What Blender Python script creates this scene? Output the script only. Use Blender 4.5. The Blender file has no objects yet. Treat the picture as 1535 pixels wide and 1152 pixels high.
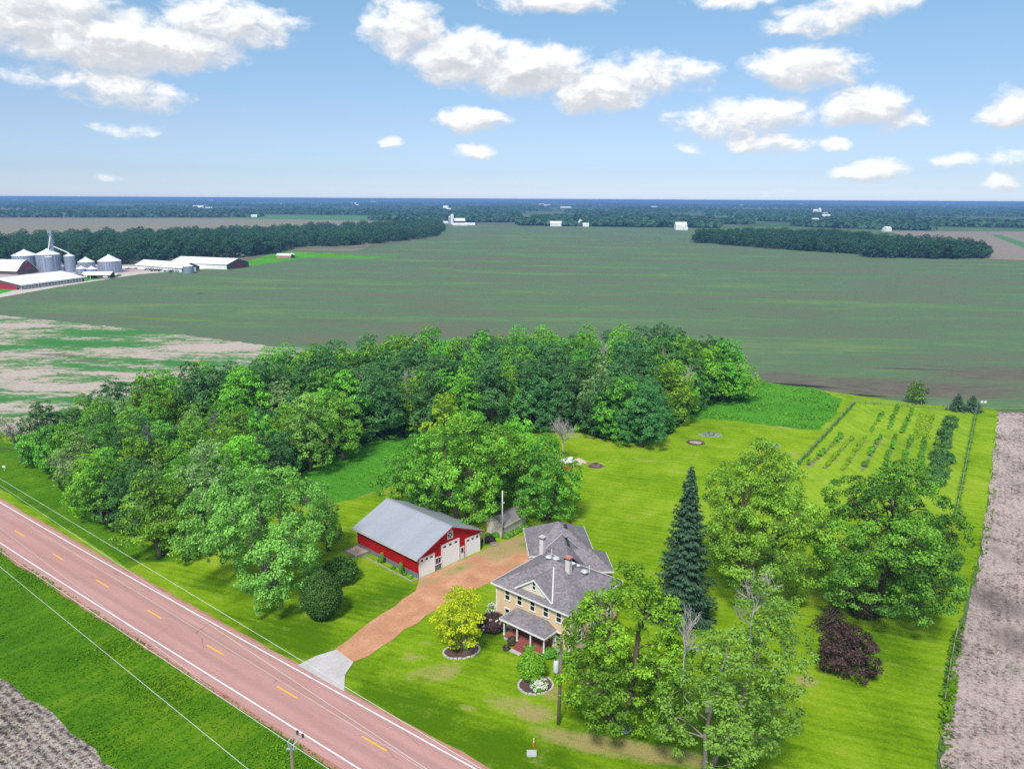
import bpy, math, random
import numpy as np
from mathutils import Vector, Matrix
from mathutils.geometry import tessellate_polygon
PI = math.pi
sc = bpy.context.scene
COL = sc.collection

# ------------------------------------------------------------------ survey: camera and ground points
CAM_H = 53.0
FPX, CX, CY = 1130.0, 767.5, 576.0
ROLL = math.atan(8/1535.0)
PITCH = math.atan((CY-298.2)/FPX)
def ray(x, y):
    u, v = x-CX, -(y-CY)
    c, s = math.cos(ROLL), math.sin(ROLL)
    u, v = u*c-v*s, u*s+v*c
    cp, sp = math.cos(PITCH), math.sin(PITCH)
    return np.array([u, FPX*cp+v*sp, -FPX*sp+v*cp])
def G(x, y, z=0.0):
    d = ray(x, y); t = (CAM_H-z)/-d[2]
    return np.array([d[0]*t, d[1]*t])
def HT(base, top):
    Y = G(*base)[1]; d = ray(*top)
    return CAM_H+d[2]*Y/d[1]
def PXW(base, px):           # metres covered by px photo pixels at a ground point
    q = G(*base); return px*math.sqrt(q[0]**2+q[1]**2+CAM_H**2)/math.hypot(FPX, math.hypot(base[0]-CX, base[1]-CY))

# ------------------------------------------------------------------ node helper
class NT:
    def __init__(s, nt): s.nt = nt; s.nt.nodes.clear()
    def add(s, t, **props):
        n = s.nt.nodes.new(t)
        for k, v in props.items(): setattr(n, k, v)
        return n
    def put(s, sock, v):
        if v is None: return
        if isinstance(v, bpy.types.NodeSocket): s.nt.links.new(v, sock)
        elif sock.type == 'RGBA' and len(v) == 3: sock.default_value = (*v, 1)
        else: sock.default_value = v
    def pos(s): return s.add('ShaderNodeNewGeometry').outputs['Position']
    def obj(s): return s.add('ShaderNodeTexCoord').outputs['Object']
    def math(s, op, a, b=0.0, c=0.0, clamp=False):
        n = s.add('ShaderNodeMath', operation=op, use_clamp=clamp)
        s.put(n.inputs[0], a); s.put(n.inputs[1], b); s.put(n.inputs[2], c); return n.outputs[0]
    def vm(s, op, a, b=None, c=None, scale=None):
        n = s.add('ShaderNodeVectorMath', operation=op)
        s.put(n.inputs[0], a); s.put(n.inputs[1], b)
        if c is not None: s.put(n.inputs[2], c)
        if scale is not None: s.put(n.inputs[3], scale)
        return n.outputs[1] if op in ('DOT_PRODUCT', 'LENGTH', 'DISTANCE') else n.outputs[0]
    def noise(s, vec, scale, detail=3, rough=0.55, dist=0.0):
        n = s.add('ShaderNodeTexNoise'); s.put(n.inputs['Vector'], vec)
        n.inputs['Scale'].default_value = scale; n.inputs['Detail'].default_value = detail
        n.inputs['Roughness'].default_value = rough; n.inputs['Distortion'].default_value = dist
        return n.outputs[0]
    def voro(s, vec, scale, feature='F1', out='Distance'):
        n = s.add('ShaderNodeTexVoronoi', feature=feature); s.put(n.inputs['Vector'], vec)
        n.inputs['Scale'].default_value = scale; return n.outputs[out]
    def wave(s, vec, scale, dist=0.0, dscale=1.0, direction='X'):
        n = s.add('ShaderNodeTexWave', bands_direction=direction); s.put(n.inputs['Vector'], vec)
        n.inputs['Scale'].default_value = scale; n.inputs['Distortion'].default_value = dist
        n.inputs['Detail Scale'].default_value = dscale; return n.outputs[1]
    def ramp(s, fac, stops, interp='LINEAR'):
        n = s.add('ShaderNodeValToRGB'); cr = n.color_ramp; cr.interpolation = interp
        while len(cr.elements) < len(stops): cr.elements.new(0.5)
        for e, (p, c) in zip(cr.elements, stops):
            e.position = p; e.color = (c, c, c, 1) if not hasattr(c, '__len__') else (*c, 1)
        s.put(n.inputs[0], fac); return n.outputs[0]
    def step(s, v, a, b, lo=0.0, hi=1.0):
        n = s.add('ShaderNodeMapRange', interpolation_type='SMOOTHSTEP'); s.put(n.inputs[0], v)
        for i, k in enumerate((a, b, lo, hi)): s.put(n.inputs[i+1], k)
        return n.outputs[0]
    def mix(s, f, a, b, mode='MIX'):
        n = s.add('ShaderNodeMixRGB', blend_type=mode)
        s.put(n.inputs[0], f); s.put(n.inputs[1], a); s.put(n.inputs[2], b); return n.outputs[0]
    def scale(s, vec, v): return s.vm('MULTIPLY', vec, v)
    def rot(s, vec, ang, sc_=(1, 1, 1)):
        n = s.add('ShaderNodeMapping', vector_type='TEXTURE'); s.put(n.inputs[0], vec)
        n.inputs['Rotation'].default_value = (0, 0, ang); n.inputs['Scale'].default_value = sc_; return n.outputs[0]
    def bump(s, h, strength=0.4, dist=0.1):
        n = s.add('ShaderNodeBump'); s.put(n.inputs['Height'], h)
        n.inputs['Strength'].default_value = strength; n.inputs['Distance'].default_value = dist; return n.outputs[0]
    def surf(s, color, rough=0.8, metal=0.0, normal=None, spec=0.3):
        b = s.add('ShaderNodeBsdfPrincipled'); s.put(b.inputs['Base Color'], color); s.put(b.inputs['Roughness'], rough)
        s.put(b.inputs['Metallic'], metal); b.inputs['Specular IOR Level'].default_value = spec
        if normal is not None: s.put(b.inputs['Normal'], normal)
        s.out(b.outputs[0]); return b
    def out(s, sh, sock='Surface'):
        o = s.add('ShaderNodeOutputMaterial'); s.nt.links.new(sh, o.inputs[sock])
def newmat(name):
    m = bpy.data.materials.new(name); m.use_nodes = True; return m, NT(m.node_tree)
MAT = {}
def simple(name, c, rough=0.6, metal=0.0, var=0.25, scale=3.0, stretch=(1, 1, 1), spec=0.3, bump=0.0):
    """a plain surface with mottled wear in its colour"""
    m, n = newmat(name); p = n.scale(n.obj(), stretch)
    a = n.noise(p, scale, 5, 0.6); b = n.noise(p, scale*0.17, 2)
    f = n.math('ADD', n.math('MULTIPLY', a, 0.6), n.math('MULTIPLY', b, 0.4))
    lo = tuple(x*(1-var) for x in c); hi = tuple(min(1, x*(1+var)) for x in c)
    n.surf(n.ramp(f, [(0.3, lo), (0.7, hi)]), n.ramp(a, [(0.3, max(0, rough-.1)), (0.7, min(1, rough+.1))]), metal, n.bump(a, bump, .03) if bump else None, spec)
    MAT[name] = m; return m

# ------------------------------------------------------------------ mesh builder
class MB:
    def __init__(s): s.v = []; s.f = []
    def quad(s, *p):
        i = len(s.v); s.v += [tuple(map(float, q)) for q in p]; s.f.append(tuple(range(i, i+len(p)))); return s
    def box(s, x0, y0, z0, x1, y1, z1):
        i = len(s.v)
        s.v += [(x, y, z) for z in (z0, z1) for y in (y0, y1) for x in (x0, x1)]
        for f in ((0, 2, 3, 1), (4, 5, 7, 6), (0, 1, 5, 4), (2, 6, 7, 3), (0, 4, 6, 2), (1, 3, 7, 5)):
            s.f.append(tuple(i+k for k in f))
        return s
    def prism(s, pts, d):
        """closed polygon of 3-D points pushed along d"""
        n = len(pts); i = len(s.v); d = np.array(d, float)
        s.v += [tuple(map(float, p)) for p in pts]+[tuple(map(float, np.array(p)+d)) for p in pts]
        s.f.append(tuple(i+k for k in range(n))[::-1]); s.f.append(tuple(i+n+k for k in range(n)))
        for k in range(n): s.f.append((i+k, i+(k+1) % n, i+n+(k+1) % n, i+n+k))
        return s
    def slab(s, pts, th):
        """roof plane: polygon thickened straight down"""
        return s.prism(pts, (0, 0, -th))
    def tube(s, pts, rad, n=6, cap=True):
        pts = [np.array(p, float) for p in pts]
        if not hasattr(rad, '__len__'): rad = [rad]*len(pts)
        i = len(s.v); ref = None
        for k, p in enumerate(pts):
            t = pts[min(k+1, len(pts)-1)]-pts[max(k-1, 0)]; t = t/(np.linalg.norm(t)+1e-9)
            if ref is None: ref = np.array([1., 0, 0]) if abs(t[0]) < .8 else np.array([0, 1., 0])
            a = ref-t*(ref@t); a /= np.linalg.norm(a)+1e-9; b = np.cross(t, a); ref = a
            for j in range(n):
                w = 2*PI*j/n; s.v.append(tuple(p+rad[k]*(a*math.cos(w)+b*math.sin(w))))
        for k in range(len(pts)-1):
            for j in range(n):
                s.f.append((i+k*n+j, i+k*n+(j+1) % n, i+(k+1)*n+(j+1) % n, i+(k+1)*n+j))
        if cap:
            s.f.append(tuple(i+j for j in range(n))[::-1]); e = i+(len(pts)-1)*n; s.f.append(tuple(e+j for j in range(n)))
        return s
    def lathe(s, prof, n=20, c=(0, 0)):
        """prof: list of (r, z)"""
        i = len(s.v)
        for r, z in prof:
            for j in range(n):
                w = 2*PI*j/n; s.v.append((c[0]+r*math.cos(w), c[1]+r*math.sin(w), z))
        for k in range(len(prof)-1):
            for j in range(n):
                s.f.append((i+k*n+j, i+k*n+(j+1) % n, i+(k+1)*n+(j+1) % n, i+(k+1)*n+j))
        return s
    def mesh(s, name, m, smooth=False):
        me = bpy.data.meshes.new(name); me.from_pydata(s.v, [], s.f)
        me.materials.append(MAT[m] if isinstance(m, str) else m)
        if smooth: me.polygons.foreach_set('use_smooth', [True]*len(me.polygons))
        me.update(); return me
    def build(s, name, m, parent=None, smooth=False):
        return link(name, s.mesh(name, m, smooth), parent)
def link(name, me, parent=None):
    o = bpy.data.objects.new(name, me); COL.objects.link(o)
    if parent is not None: o.parent = parent
    return o
def tag(o, label=None, cat=None, group=None, kind=None):
    if label: o['label'] = label
    if cat: o['category'] = cat
    if group: o['group'] = group
    if kind: o['kind'] = kind
    return o
def thing(name, label, cat, loc=(0, 0, 0), rz=0.0, group=None):
    o = bpy.data.objects.new(name, None); COL.objects.link(o); o.empty_display_size = 0.3
    o.location = (loc[0], loc[1], loc[2] if len(loc) > 2 else 0.0); o.rotation_euler = (0, 0, rz)
    return tag(o, label, cat, group)
def copy_tree(o, parent=None):
    c = o.copy(); COL.objects.link(c)
    if parent is not None: c.parent = parent
    for ch in list(o.children): copy_tree(ch, c)
    return c
def quads_mesh(name, V, m, tint=None):
    """V: (n,4,3) array of loose quads -> mesh, with a per-leaf 'tint' value"""
    n = len(V); me = bpy.data.meshes.new(name)
    me.vertices.add(n*4); me.vertices.foreach_set('co', V.reshape(-1).astype(np.float32))
    me.loops.add(n*4); me.loops.foreach_set('vertex_index', np.arange(n*4, dtype=np.int32))
    me.polygons.add(n); me.polygons.foreach_set('loop_start', np.arange(0, n*4, 4, dtype=np.int32))
    me.polygons.foreach_set('loop_total', np.full(n, 4, dtype=np.int32))
    if tint is not None:
        a = me.attributes.new('tint', 'FLOAT', 'FACE'); a.data.foreach_set('value', tint.astype(np.float32))
    me.materials.append(MAT[m] if isinstance(m, str) else m); me.update(calc_edges=True); me.validate(); return me
def leaf_quads(C, Nn, size, rng, aspect=0.55, along=None):
    """kite-shaped leaf sprays at C with normals Nn"""
    n = len(C); Nn = Nn/(np.linalg.norm(Nn, axis=1, keepdims=True)+1e-9)
    r = rng.normal(size=(n, 3)) if along is None else along+0.35*rng.normal(size=(n, 3))
    t = r-Nn*np.sum(r*Nn, axis=1, keepdims=True); t /= np.linalg.norm(t, axis=1, keepdims=True)+1e-9
    b = np.cross(Nn, t); s = size*(0.65+0.7*rng.random((n, 1)))
    return np.stack([C-t*s*.5, C+b*s*aspect*.5, C+t*s*.5, C-b*s*aspect*.5], axis=1)
def inpoly(P, poly):
    x, y = P[:, 0], P[:, 1]; r = np.zeros(len(P), bool); poly = np.asarray(poly); j = len(poly)-1
    for i in range(len(poly)):
        a, b = poly[i], poly[j]
        c = ((a[1] > y) != (b[1] > y)) & (x < (b[0]-a[0])*(y-a[1])/(b[1]-a[1]+1e-12)+a[0]); r ^= c; j = i
    return r
def pxpoly(px): return np.array([G(*p) for p in px])
# ------------------------------------------------------------------ light and air
SUN_E, SUN_ANG, SKY_S, EXPO = 2.7, 11.0, 0.15, 0.56
HAZE_D = 1.75e-4
SKY_TINT = (.79, .78, .77)
CLOUD_B = 5.0
DENOISE = False
# ------------------------------------------------------------------ materials
def leafmat(name, dark, light, trans=0.20, var=0.17, gloss=0.02):
    m, n = newmat(name)
    t = n.add('ShaderNodeAttribute', attribute_name='tint').outputs['Fac']
    info = n.add('ShaderNodeObjectInfo').outputs['Random']
    f = n.math('ADD', t, n.math('MULTIPLY', n.math('SUBTRACT', info, 0.5), var*2.2))
    col = n.ramp(f, [(0.0, dark), (1.0, light)])
    hsv = n.add('ShaderNodeHueSaturation'); n.put(hsv.inputs['Color'], col)
    n.put(hsv.inputs['Hue'], n.math('ADD', 0.5, n.math('MULTIPLY', n.math('SUBTRACT', info, 0.5), var*0.20)))
    col = hsv.outputs[0]
    d = n.add('ShaderNodeBsdfDiffuse'); n.put(d.inputs[0], col)
    tr = n.add('ShaderNodeBsdfTranslucent'); n.put(tr.inputs[0], n.mix(1.0, col, (1.15, 1.25, 0.55), 'MULTIPLY'))
    mx = n.add('ShaderNodeMixShader'); mx.inputs[0].default_value = trans
    n.nt.links.new(d.outputs[0], mx.inputs[1]); n.nt.links.new(tr.outputs[0], mx.inputs[2])
    g = n.add('ShaderNodeBsdfGlossy'); g.inputs['Roughness'].default_value = 0.6; g.inputs[0].default_value = (1, 1, 1, 1)
    m2 = n.add('ShaderNodeMixShader'); m2.inputs[0].default_value = gloss
    n.nt.links.new(mx.outputs[0], m2.inputs[1]); n.nt.links.new(g.outputs[0], m2.inputs[2])
    n.out(m2.outputs[0]); MAT[name] = m; return m
leafmat('leaf_mid', (0.049, 0.158, 0.012), (0.344, 0.773, 0.056))
leafmat('leaf_bright', (0.055, 0.165, 0.005), (0.357, 0.737, 0.033))
leafmat('leaf_blue', (.028, .115, .028), (.150, .380, .095))
leafmat('leaf_deep', (0.031, 0.126, 0.014), (0.248, 0.639, 0.047))
leafmat('leaf_grey', (0.089, 0.157, 0.045), (0.393, 0.601, 0.194))
leafmat('leaf_maple', (0.056, 0.174, 0.022), (0.387, 0.756, 0.119))
leafmat('leaf_cotton', (0.066, 0.158, 0.011), (0.383, 0.683, 0.055))
leafmat('leaf_yellow', (.330, .410, .004), (.790, .860, .008), .4)
leafmat('leaf_lime', (0.118, 0.255, 0.004), (0.536, 0.800, 0.017))
leafmat('leaf_purple', (.034, .020, .022), (.150, .078, .072), 0.15)
leafmat('leaf_brown', (.040, .040, .022), (.140, .120, .065), 0.15)
leafmat('leaf_spruce', (0.015, 0.045, 0.023), (0.090, 0.205, 0.094), 0.08)
leafmat('leaf_cedar', (0.019, 0.068, 0.010), (0.115, 0.300, 0.033), 0.1)
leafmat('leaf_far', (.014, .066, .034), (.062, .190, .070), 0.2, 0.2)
leafmat('leaf_ash', (.085, .170, .016), (.310, .490, .060))
leafmat('leaf_flower', (.55, .5, .45), (.9, .88, .82), 0.2)
leafmat('grass_blade', (.036, .130, .004), (.170, .340, .012), 0.25, 0.0, 0.0)
leafmat('meadow_blade', (.050, .190, .014), (.170, .430, .040), 0.25, 0.0, 0.0)
leafmat('seedling', (.07, .16, .03), (.24, .36, .12), 0.3, 0.0)
leafmat('stubble_bits', (.05, .04, .035), (.62, .52, .46), 0.05, 0.0)
leafmat('bean_leaf', (.03, .09, .02), (.10, .20, .05), 0.25, 0.0)
simple('bark', (.13, .10, .075), .9, var=.5, scale=6, stretch=(1, 1, .25))
simple('bark_pale', (.27, .235, .20), .9, var=.4, scale=6, stretch=(1, 1, .25))
simple('dead_wood', (.46, .42, .40), .9, var=.3, scale=5)
simple('dead_dark', (.16, .16, .16), .9, var=.3, scale=5)
simple('white_paint', (.80, .80, .79), .45, var=.05)
simple('cream_paint', (.72, .66, .55), .5, var=.08)
simple('soffit', (.62, .60, .54), .6, var=.08)
simple('porch_red', (.30, .085, .075), .6, var=.25, scale=2)
simple('black_glass', (.012, .014, .018), .12, var=.4, spec=.6)
simple('dark_metal', (.05, .05, .055), .5, .4)
simple('dark_void', (.015, .013, .012), .9)
simple('galv', (.36, .42, .52), .42, .4, var=.18, scale=1.5, stretch=(1, 1, .2))
simple('steel_pole', (.62, .62, .62), .45, .3, var=.1)
simple('concrete', (.50, .47, .46), .85, var=.18, scale=2, bump=.2)
simple('kerb_stone', (.52, .49, .45), .85, var=.25, scale=4)
simple('wood_pole', (.22, .17, .13), .85, var=.4, scale=5, stretch=(1, 1, .1))
simple('weathered_wood', (.36, .32, .30), .9, var=.35, scale=4)
simple('shed_wall', (.70, .62, .57), .7, var=.1, scale=2, stretch=(1, 1, .15))
simple('shed_roof', (.24, .22, .225), .9, var=.3, scale=3)
simple('transformer', (.62, .66, .72), .4, .1, var=.08)
simple('orange_marker', (.75, .18, .03), .5, var=.1)
simple('yellow_plastic', (.80, .58, .04), .5, var=.1)
simple('wire_metal', (.75, .77, .75), .5, .2, var=.05)
simple('insulator', (.05, .045, .05), .3)
simple('bracket_teal', (.30, .50, .50), .5)
simple('farm_roof', (.86, .87, .88), .45, var=.06, scale=.3)
simple('farm_wall', (.82, .82, .80), .6, var=.06, scale=.3)
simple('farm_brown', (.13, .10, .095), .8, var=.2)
simple('farm_red', (.36, .03, .05), .7, var=.2)
simple('sand', (.58, .46, .38), .95, var=.2, scale=3, bump=.3)
simple('brush', (.11, .065, .055), .95, var=.5, scale=5)
simple('ash', (.42, .36, .33), .95, var=.4, scale=4)
simple('pond_stone', (.33, .34, .35), .9, var=.45, scale=6)
simple('red_door', (.55, .05, .03), .5)
simple('pink_brick', (.50, .22, .19), .85, var=.2, scale=6)
simple('chimney_white', (.66, .62, .60), .8, var=.12, scale=5)

def ribbed(name, c, pitch, axis, rough=.4, metal=0.0, var=.08, spec=.4, depth=.03):
    """ribbed sheet metal: ribs as relief, faint panel to panel difference"""
    m, n = newmat(name); p = n.obj()
    w = n.wave(p, 2*PI/pitch/ (2*PI)*.5, direction=axis)
    sep = n.add('ShaderNodeSeparateXYZ'); n.put(sep.inputs[0], p)
    cell = n.math('FLOOR', n.math('DIVIDE', sep.outputs['XYZ'.index(axis)], pitch*3))
    wn = n.add('ShaderNodeTexWhiteNoise', noise_dimensions='1D'); n.put(wn.inputs['W'], cell)
    f = n.math('ADD', n.math('MULTIPLY', wn.outputs[0], .35), n.math('MULTIPLY', n.noise(p, .9, 4), .65))
    col = n.ramp(f, [(.25, tuple(x*(1-var) for x in c)), (.75, tuple(min(1, x*(1+var)) for x in c))])
    n.surf(col, rough, metal, n.bump(n.math('POWER', w, 6.0), .5, depth), spec); MAT[name] = m
ribbed('barn_red', (.40, .006, .008), .45, 'Y', .6, spec=.15)
ribbed('barn_red_front', (.43, .007, .009), .45, 'X', .6, spec=.15)
ribbed('barn_grey', (.17, .19, .23), .45, 'Y', .5)
ribbed('barn_roof', (.365, .39, .44), .6, 'Y', .42, .12, .05)
ribbed('door_panel', (.88, .90, .94), .55, 'Z', .5, 0, .015, depth=.004)
ribbed('long_roof', (.86, .87, .89), 1.2, 'X', .45, 0, .05)

def brickmat():
    m, n = newmat('buff_brick'); p = n.obj()
    b = n.add('ShaderNodeTexBrick'); sep = n.add('ShaderNodeSeparateXYZ'); n.put(sep.inputs[0], p)
    cmb = n.add('ShaderNodeCombineXYZ'); n.put(cmb.inputs[0], n.math('ADD', sep.outputs[0], sep.outputs[1])); n.put(cmb.inputs[1], sep.outputs[2])
    n.put(b.inputs['Vector'], cmb.outputs[0]); b.inputs['Scale'].default_value = 1.0
    b.inputs['Brick Width'].default_value = .23; b.inputs['Row Height'].default_value = .08; b.inputs['Mortar Size'].default_value = .008
    n.put(b.inputs['Color1'], (.74, .49, .26)); n.put(b.inputs['Color2'], (.78, .56, .34)); n.put(b.inputs['Mortar'], (.62, .53, .43))
    st = n.noise(p, .8, 4); c = n.mix(n.step(st, .5, .75, 0, .4), b.outputs[0], (.58, .42, .34))
    n.surf(c, .85); MAT['buff_brick'] = m
brickmat()
def shinglemat():
    m, n = newmat('shingle'); p = n.obj()
    a = n.noise(p, 5.0, 5, .7); b = n.noise(p, .35, 3); v = n.voro(n.scale(p, (1, 1, 2)), 3.2, out='Color')
    f = n.math('ADD', n.math('MULTIPLY', a, .45), n.math('ADD', n.math('MULTIPLY', b, .3), n.math('MULTIPLY', v, .25)))
    c = n.ramp(f, [(.28, (.110, .100, .108)), (.5, (.215, .195, .212)), (.72, (.330, .295, .315))])
    n.surf(c, .9, 0, n.bump(a, .5, .03)); MAT['shingle'] = m
shinglemat()
def plainbark(): pass

# ---- ground covers
def dapple(n, p, spots):
    """sum of soft ellipses (x, y, rx, ry, angle, strength) on the ground: where a cover changes colour"""
    tot = None
    for (x, y, rx, ry, a, s) in spots:
        q = n.vm('SUBTRACT', p, (x, y, 0.0)); q = n.rot(q, a, (rx, ry, 1.0))
        q = n.scale(q, (1, 1, 0)); v = n.math('MULTIPLY', n.step(n.vm('LENGTH', q), 1.0, 0.1), s)
        tot = v if tot is None else n.math('MAXIMUM', tot, v)
    return tot
def lawnmat(name, dark, mid, light, dry, spots=(), stripe=0.9, sw=2.2, dryness=.5, dark_spots=()):
    m, n = newmat(name); p = n.pos()
    big = n.noise(p, .035, 4, .6); med = n.noise(p, .22, 4, .6, .6); fine = n.noise(p, 2.6, 5, .75); vf = n.noise(p, 11.0, 3, .7)
    st = n.wave(n.rot(p, stripe), .5/sw, 9.0, .12)
    st2 = n.noise(n.rot(p, stripe, (1, 14, 1)), 1.1, 3)
    f = n.math('ADD', n.math('MULTIPLY', big, .34), n.math('ADD', n.math('MULTIPLY', med, .26), n.math('ADD', n.math('MULTIPLY', fine, .24), n.math('ADD', n.math('MULTIPLY', vf, .16), n.math('MULTIPLY', st2, .16)))))
    f = n.math('ADD', f, n.math('MULTIPLY', n.math('SUBTRACT', st, .5), .035))
    if dark_spots: f = n.math('SUBTRACT', f, n.math('MULTIPLY', dapple(n, p, dark_spots), .17))  # soft ellipses where the turf colour is set darker
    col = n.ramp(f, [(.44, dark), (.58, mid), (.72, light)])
    dn = n.math('ADD', n.math('MULTIPLY', med, .55), n.math('ADD', n.math('MULTIPLY', fine, .3), n.math('MULTIPLY', st2, .25)))
    dm = n.step(dn, .58, .80, 0, dryness)
    if spots:
        dm = n.math('MAXIMUM', dm, n.step(n.math('ADD', dapple(n, p, spots), n.math('MULTIPLY', n.math('SUBTRACT', dn, .55), 2.2)), .35, 1.0, 0, .95))
    col = n.mix(dm, col, n.mix(n.step(vf, .35, .65), dry, tuple(x*.6 for x in dry)))
    n.surf(col, .9, 0, n.bump(n.math('ADD', fine, vf), .8, .15), .03); MAT[name] = m
def spot(x, y, rx, ry, a=0.0, s=1.0):
    q = G(x, y); return (q[0], q[1], rx, ry, a, s)
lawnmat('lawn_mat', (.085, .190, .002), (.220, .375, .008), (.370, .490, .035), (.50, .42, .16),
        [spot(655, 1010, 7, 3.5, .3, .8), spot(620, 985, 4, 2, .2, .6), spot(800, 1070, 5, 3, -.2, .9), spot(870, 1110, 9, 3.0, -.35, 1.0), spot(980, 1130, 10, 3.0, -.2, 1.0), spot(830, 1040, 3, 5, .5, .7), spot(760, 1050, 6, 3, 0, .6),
         spot(560, 740, 9, 3, .5, .6), spot(530, 790, 8, 3, .6, .6), spot(960, 690, 18, 5, -.1, .5), spot(1150, 640, 22, 3.0, -.15, .6), spot(960, 770, 8, 14, 0, .35), spot(1210, 1020, 2.5, 2, 0, 1.0), spot(1330, 990, 8, 4, 0, .35), spot(420, 935, 12, 2.5, -.5, .4), spot(560, 950, 5, 3, .3, .4), spot(1190, 680, 1.4, 2.2, 0, 1.0), spot(1420, 760, 3, 8, 0, .45), spot(700, 1060, 3, 1.2, -.4, .7), spot(890, 1105, 4, 1.2, -.3, 1.0), spot(640, 965, 2, 1, 0, .6)], stripe=1.2, dark_spots=[spot(620, 1060, 14, 5, -.6, 1.0), spot(450, 960, 22, 7, -.6, .9), spot(760, 1130, 14, 6, -.5, .9), spot(570, 900, 9, 6, .5, .7), spot(1050, 1100, 16, 9, 0, 1.0), spot(1300, 960, 10, 14, 0, .7), spot(720, 950, 7, 4, 0, .8), spot(1350, 1100, 8, 10, 0, .5), spot(330, 880, 16, 4, -.6, .6)])
lawnmat('orchard_mat', (.130, .250, .010), (.250, .410, .018), (.390, .510, .045), (.48, .46, .15), [spot(1395, 640, 3, 3, 0, .9)], stripe=.07, sw=3.4, dryness=.35)
lawnmat('meadow_mat', (.045, .190, .016), (.085, .310, .024), (.150, .410, .036), (.22, .32, .09), dryness=.15)
lawnmat('verge_mat', (.034, .125, .004), (.085, .225, .006), (.200, .330, .012), (.22, .28, .06), stripe=-.6, dryness=.25)
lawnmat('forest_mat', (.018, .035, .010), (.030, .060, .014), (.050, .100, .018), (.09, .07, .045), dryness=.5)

def farmland():
    m, n = newmat('farmland_mat'); p = n.pos()
    q = n.scale(n.rot(p, .12), (1/900.0, 1/420.0, 0)); v = n.add('ShaderNodeTexVoronoi', distance='CHEBYCHEV'); n.put(v.inputs['Vector'], q); v.inputs['Scale'].default_value = 1.0
    s = n.add('ShaderNodeSeparateXYZ'); n.put(s.inputs[0], v.outputs['Color'])
    col = n.ramp(s.outputs[0], [(0, (.06, .13, .04)), (.3, (.10, .17, .06)), (.34, (.16, .16, .10)), (.5, (.07, .14, .05)), (.7, (.11, .18, .06)), (.86, (.22, .20, .14)), (1, (.08, .15, .05))], 'CONSTANT')
    t = n.noise(n.scale(p, (1, 4, 1)), .006, 5); col = n.mix(n.step(t, .35, .65, 0, .5), col, (.05, .09, .035))
    n.surf(col, .95, spec=.1); MAT['farmland_mat'] = m
farmland()
def beanfield():
    m, n = newmat('bean_mat'); p = n.pos()
    r = n.rot(p, -.10)
    s1 = n.noise(n.scale(r, (.0065, .028, 0)), 1.0, 5, .6, .4); s2 = n.noise(n.scale(r, (.035, .22, 0)), 1.0, 4, .6)
    s3 = n.noise(n.scale(r, (.12, 1.6, 0)), 1.0, 4, .65); s4 = n.noise(p, 1.6, 3, .7)
    rows = n.math('SUBTRACT', n.wave(r, 1/4.6, 1.5, .05, 'Y'), .5)
    f = n.math('ADD', n.math('MULTIPLY', rows, .03), n.math('ADD', n.math('MULTIPLY', s1, .42), n.math('ADD', n.math('MULTIPLY', s2, .22), n.math('ADD', n.math('MULTIPLY', s3, .24), n.math('MULTIPLY', s4, .12)))))
    col = n.ramp(f, [(.36, (.150, .132, .096)), (.45, (.132, .152, .092)), (.51, (.092, .170, .084)), (.57, (.135, .212, .084)), (.66, (.205, .270, .090))])
    br = dapple(n, p, [spot(1330, 580, 75, 22, -.12, 1.0), spot(1180, 565, 30, 14, -.2, .8), spot(1500, 560, 50, 25, 0, .8), spot(1060, 463, 14, 6, -.1, .9), spot(900, 440, 60, 22, 0, .35), spot(230, 430, 26, 10, .1, .35), spot(700, 470, 60, 25, 0, .3), spot(1250, 420, 60, 26, 0, .25), spot(480, 480, 50, 14, 0, .45), spot(600, 350, 90, 70, 0, .3)])
    br = n.step(n.math('ADD', br, n.math('MULTIPLY', n.math('SUBTRACT', s2, .5), 1.6)), .15, .95, 0, .85)
    col = n.mix(br, col, n.ramp(s3, [(.35, (.085, .068, .058)), (.65, (.185, .155, .120))]))
    wet = dapple(n, p, [spot(1190, 577, 22, 3.2, -.28, 1.0), spot(1285, 592, 16, 2.2, -.25, 1.0), spot(1370, 553, 22, 1.5, -.12, .8), spot(300, 440, 5, 2.5, 0, .9)])
    col = n.mix(n.step(n.math('ADD', wet, n.math('MULTIPLY', n.math('SUBTRACT', s3, .5), 2.0)), .3, .9, 0, .9), col, (.022, .016, .016))
    gr = dapple(n, p, [spot(250, 478, 55, 5, -.25, 1.0), spot(1260, 463, 20, 7, 0, .7), spot(1100, 440, 90, 20, 0, .5), spot(560, 440, 90, 16, .1, .4)])
    col = n.mix(n.step(n.math('ADD', gr, n.math('MULTIPLY', n.math('SUBTRACT', s2, .5), 1.4)), .3, 1.0, 0, .75), col, (.14, .24, .035))
    n.surf(col, .95, 0, n.bump(s4, .4, .15), .1); MAT['bean_mat'] = m
beanfield()
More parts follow.
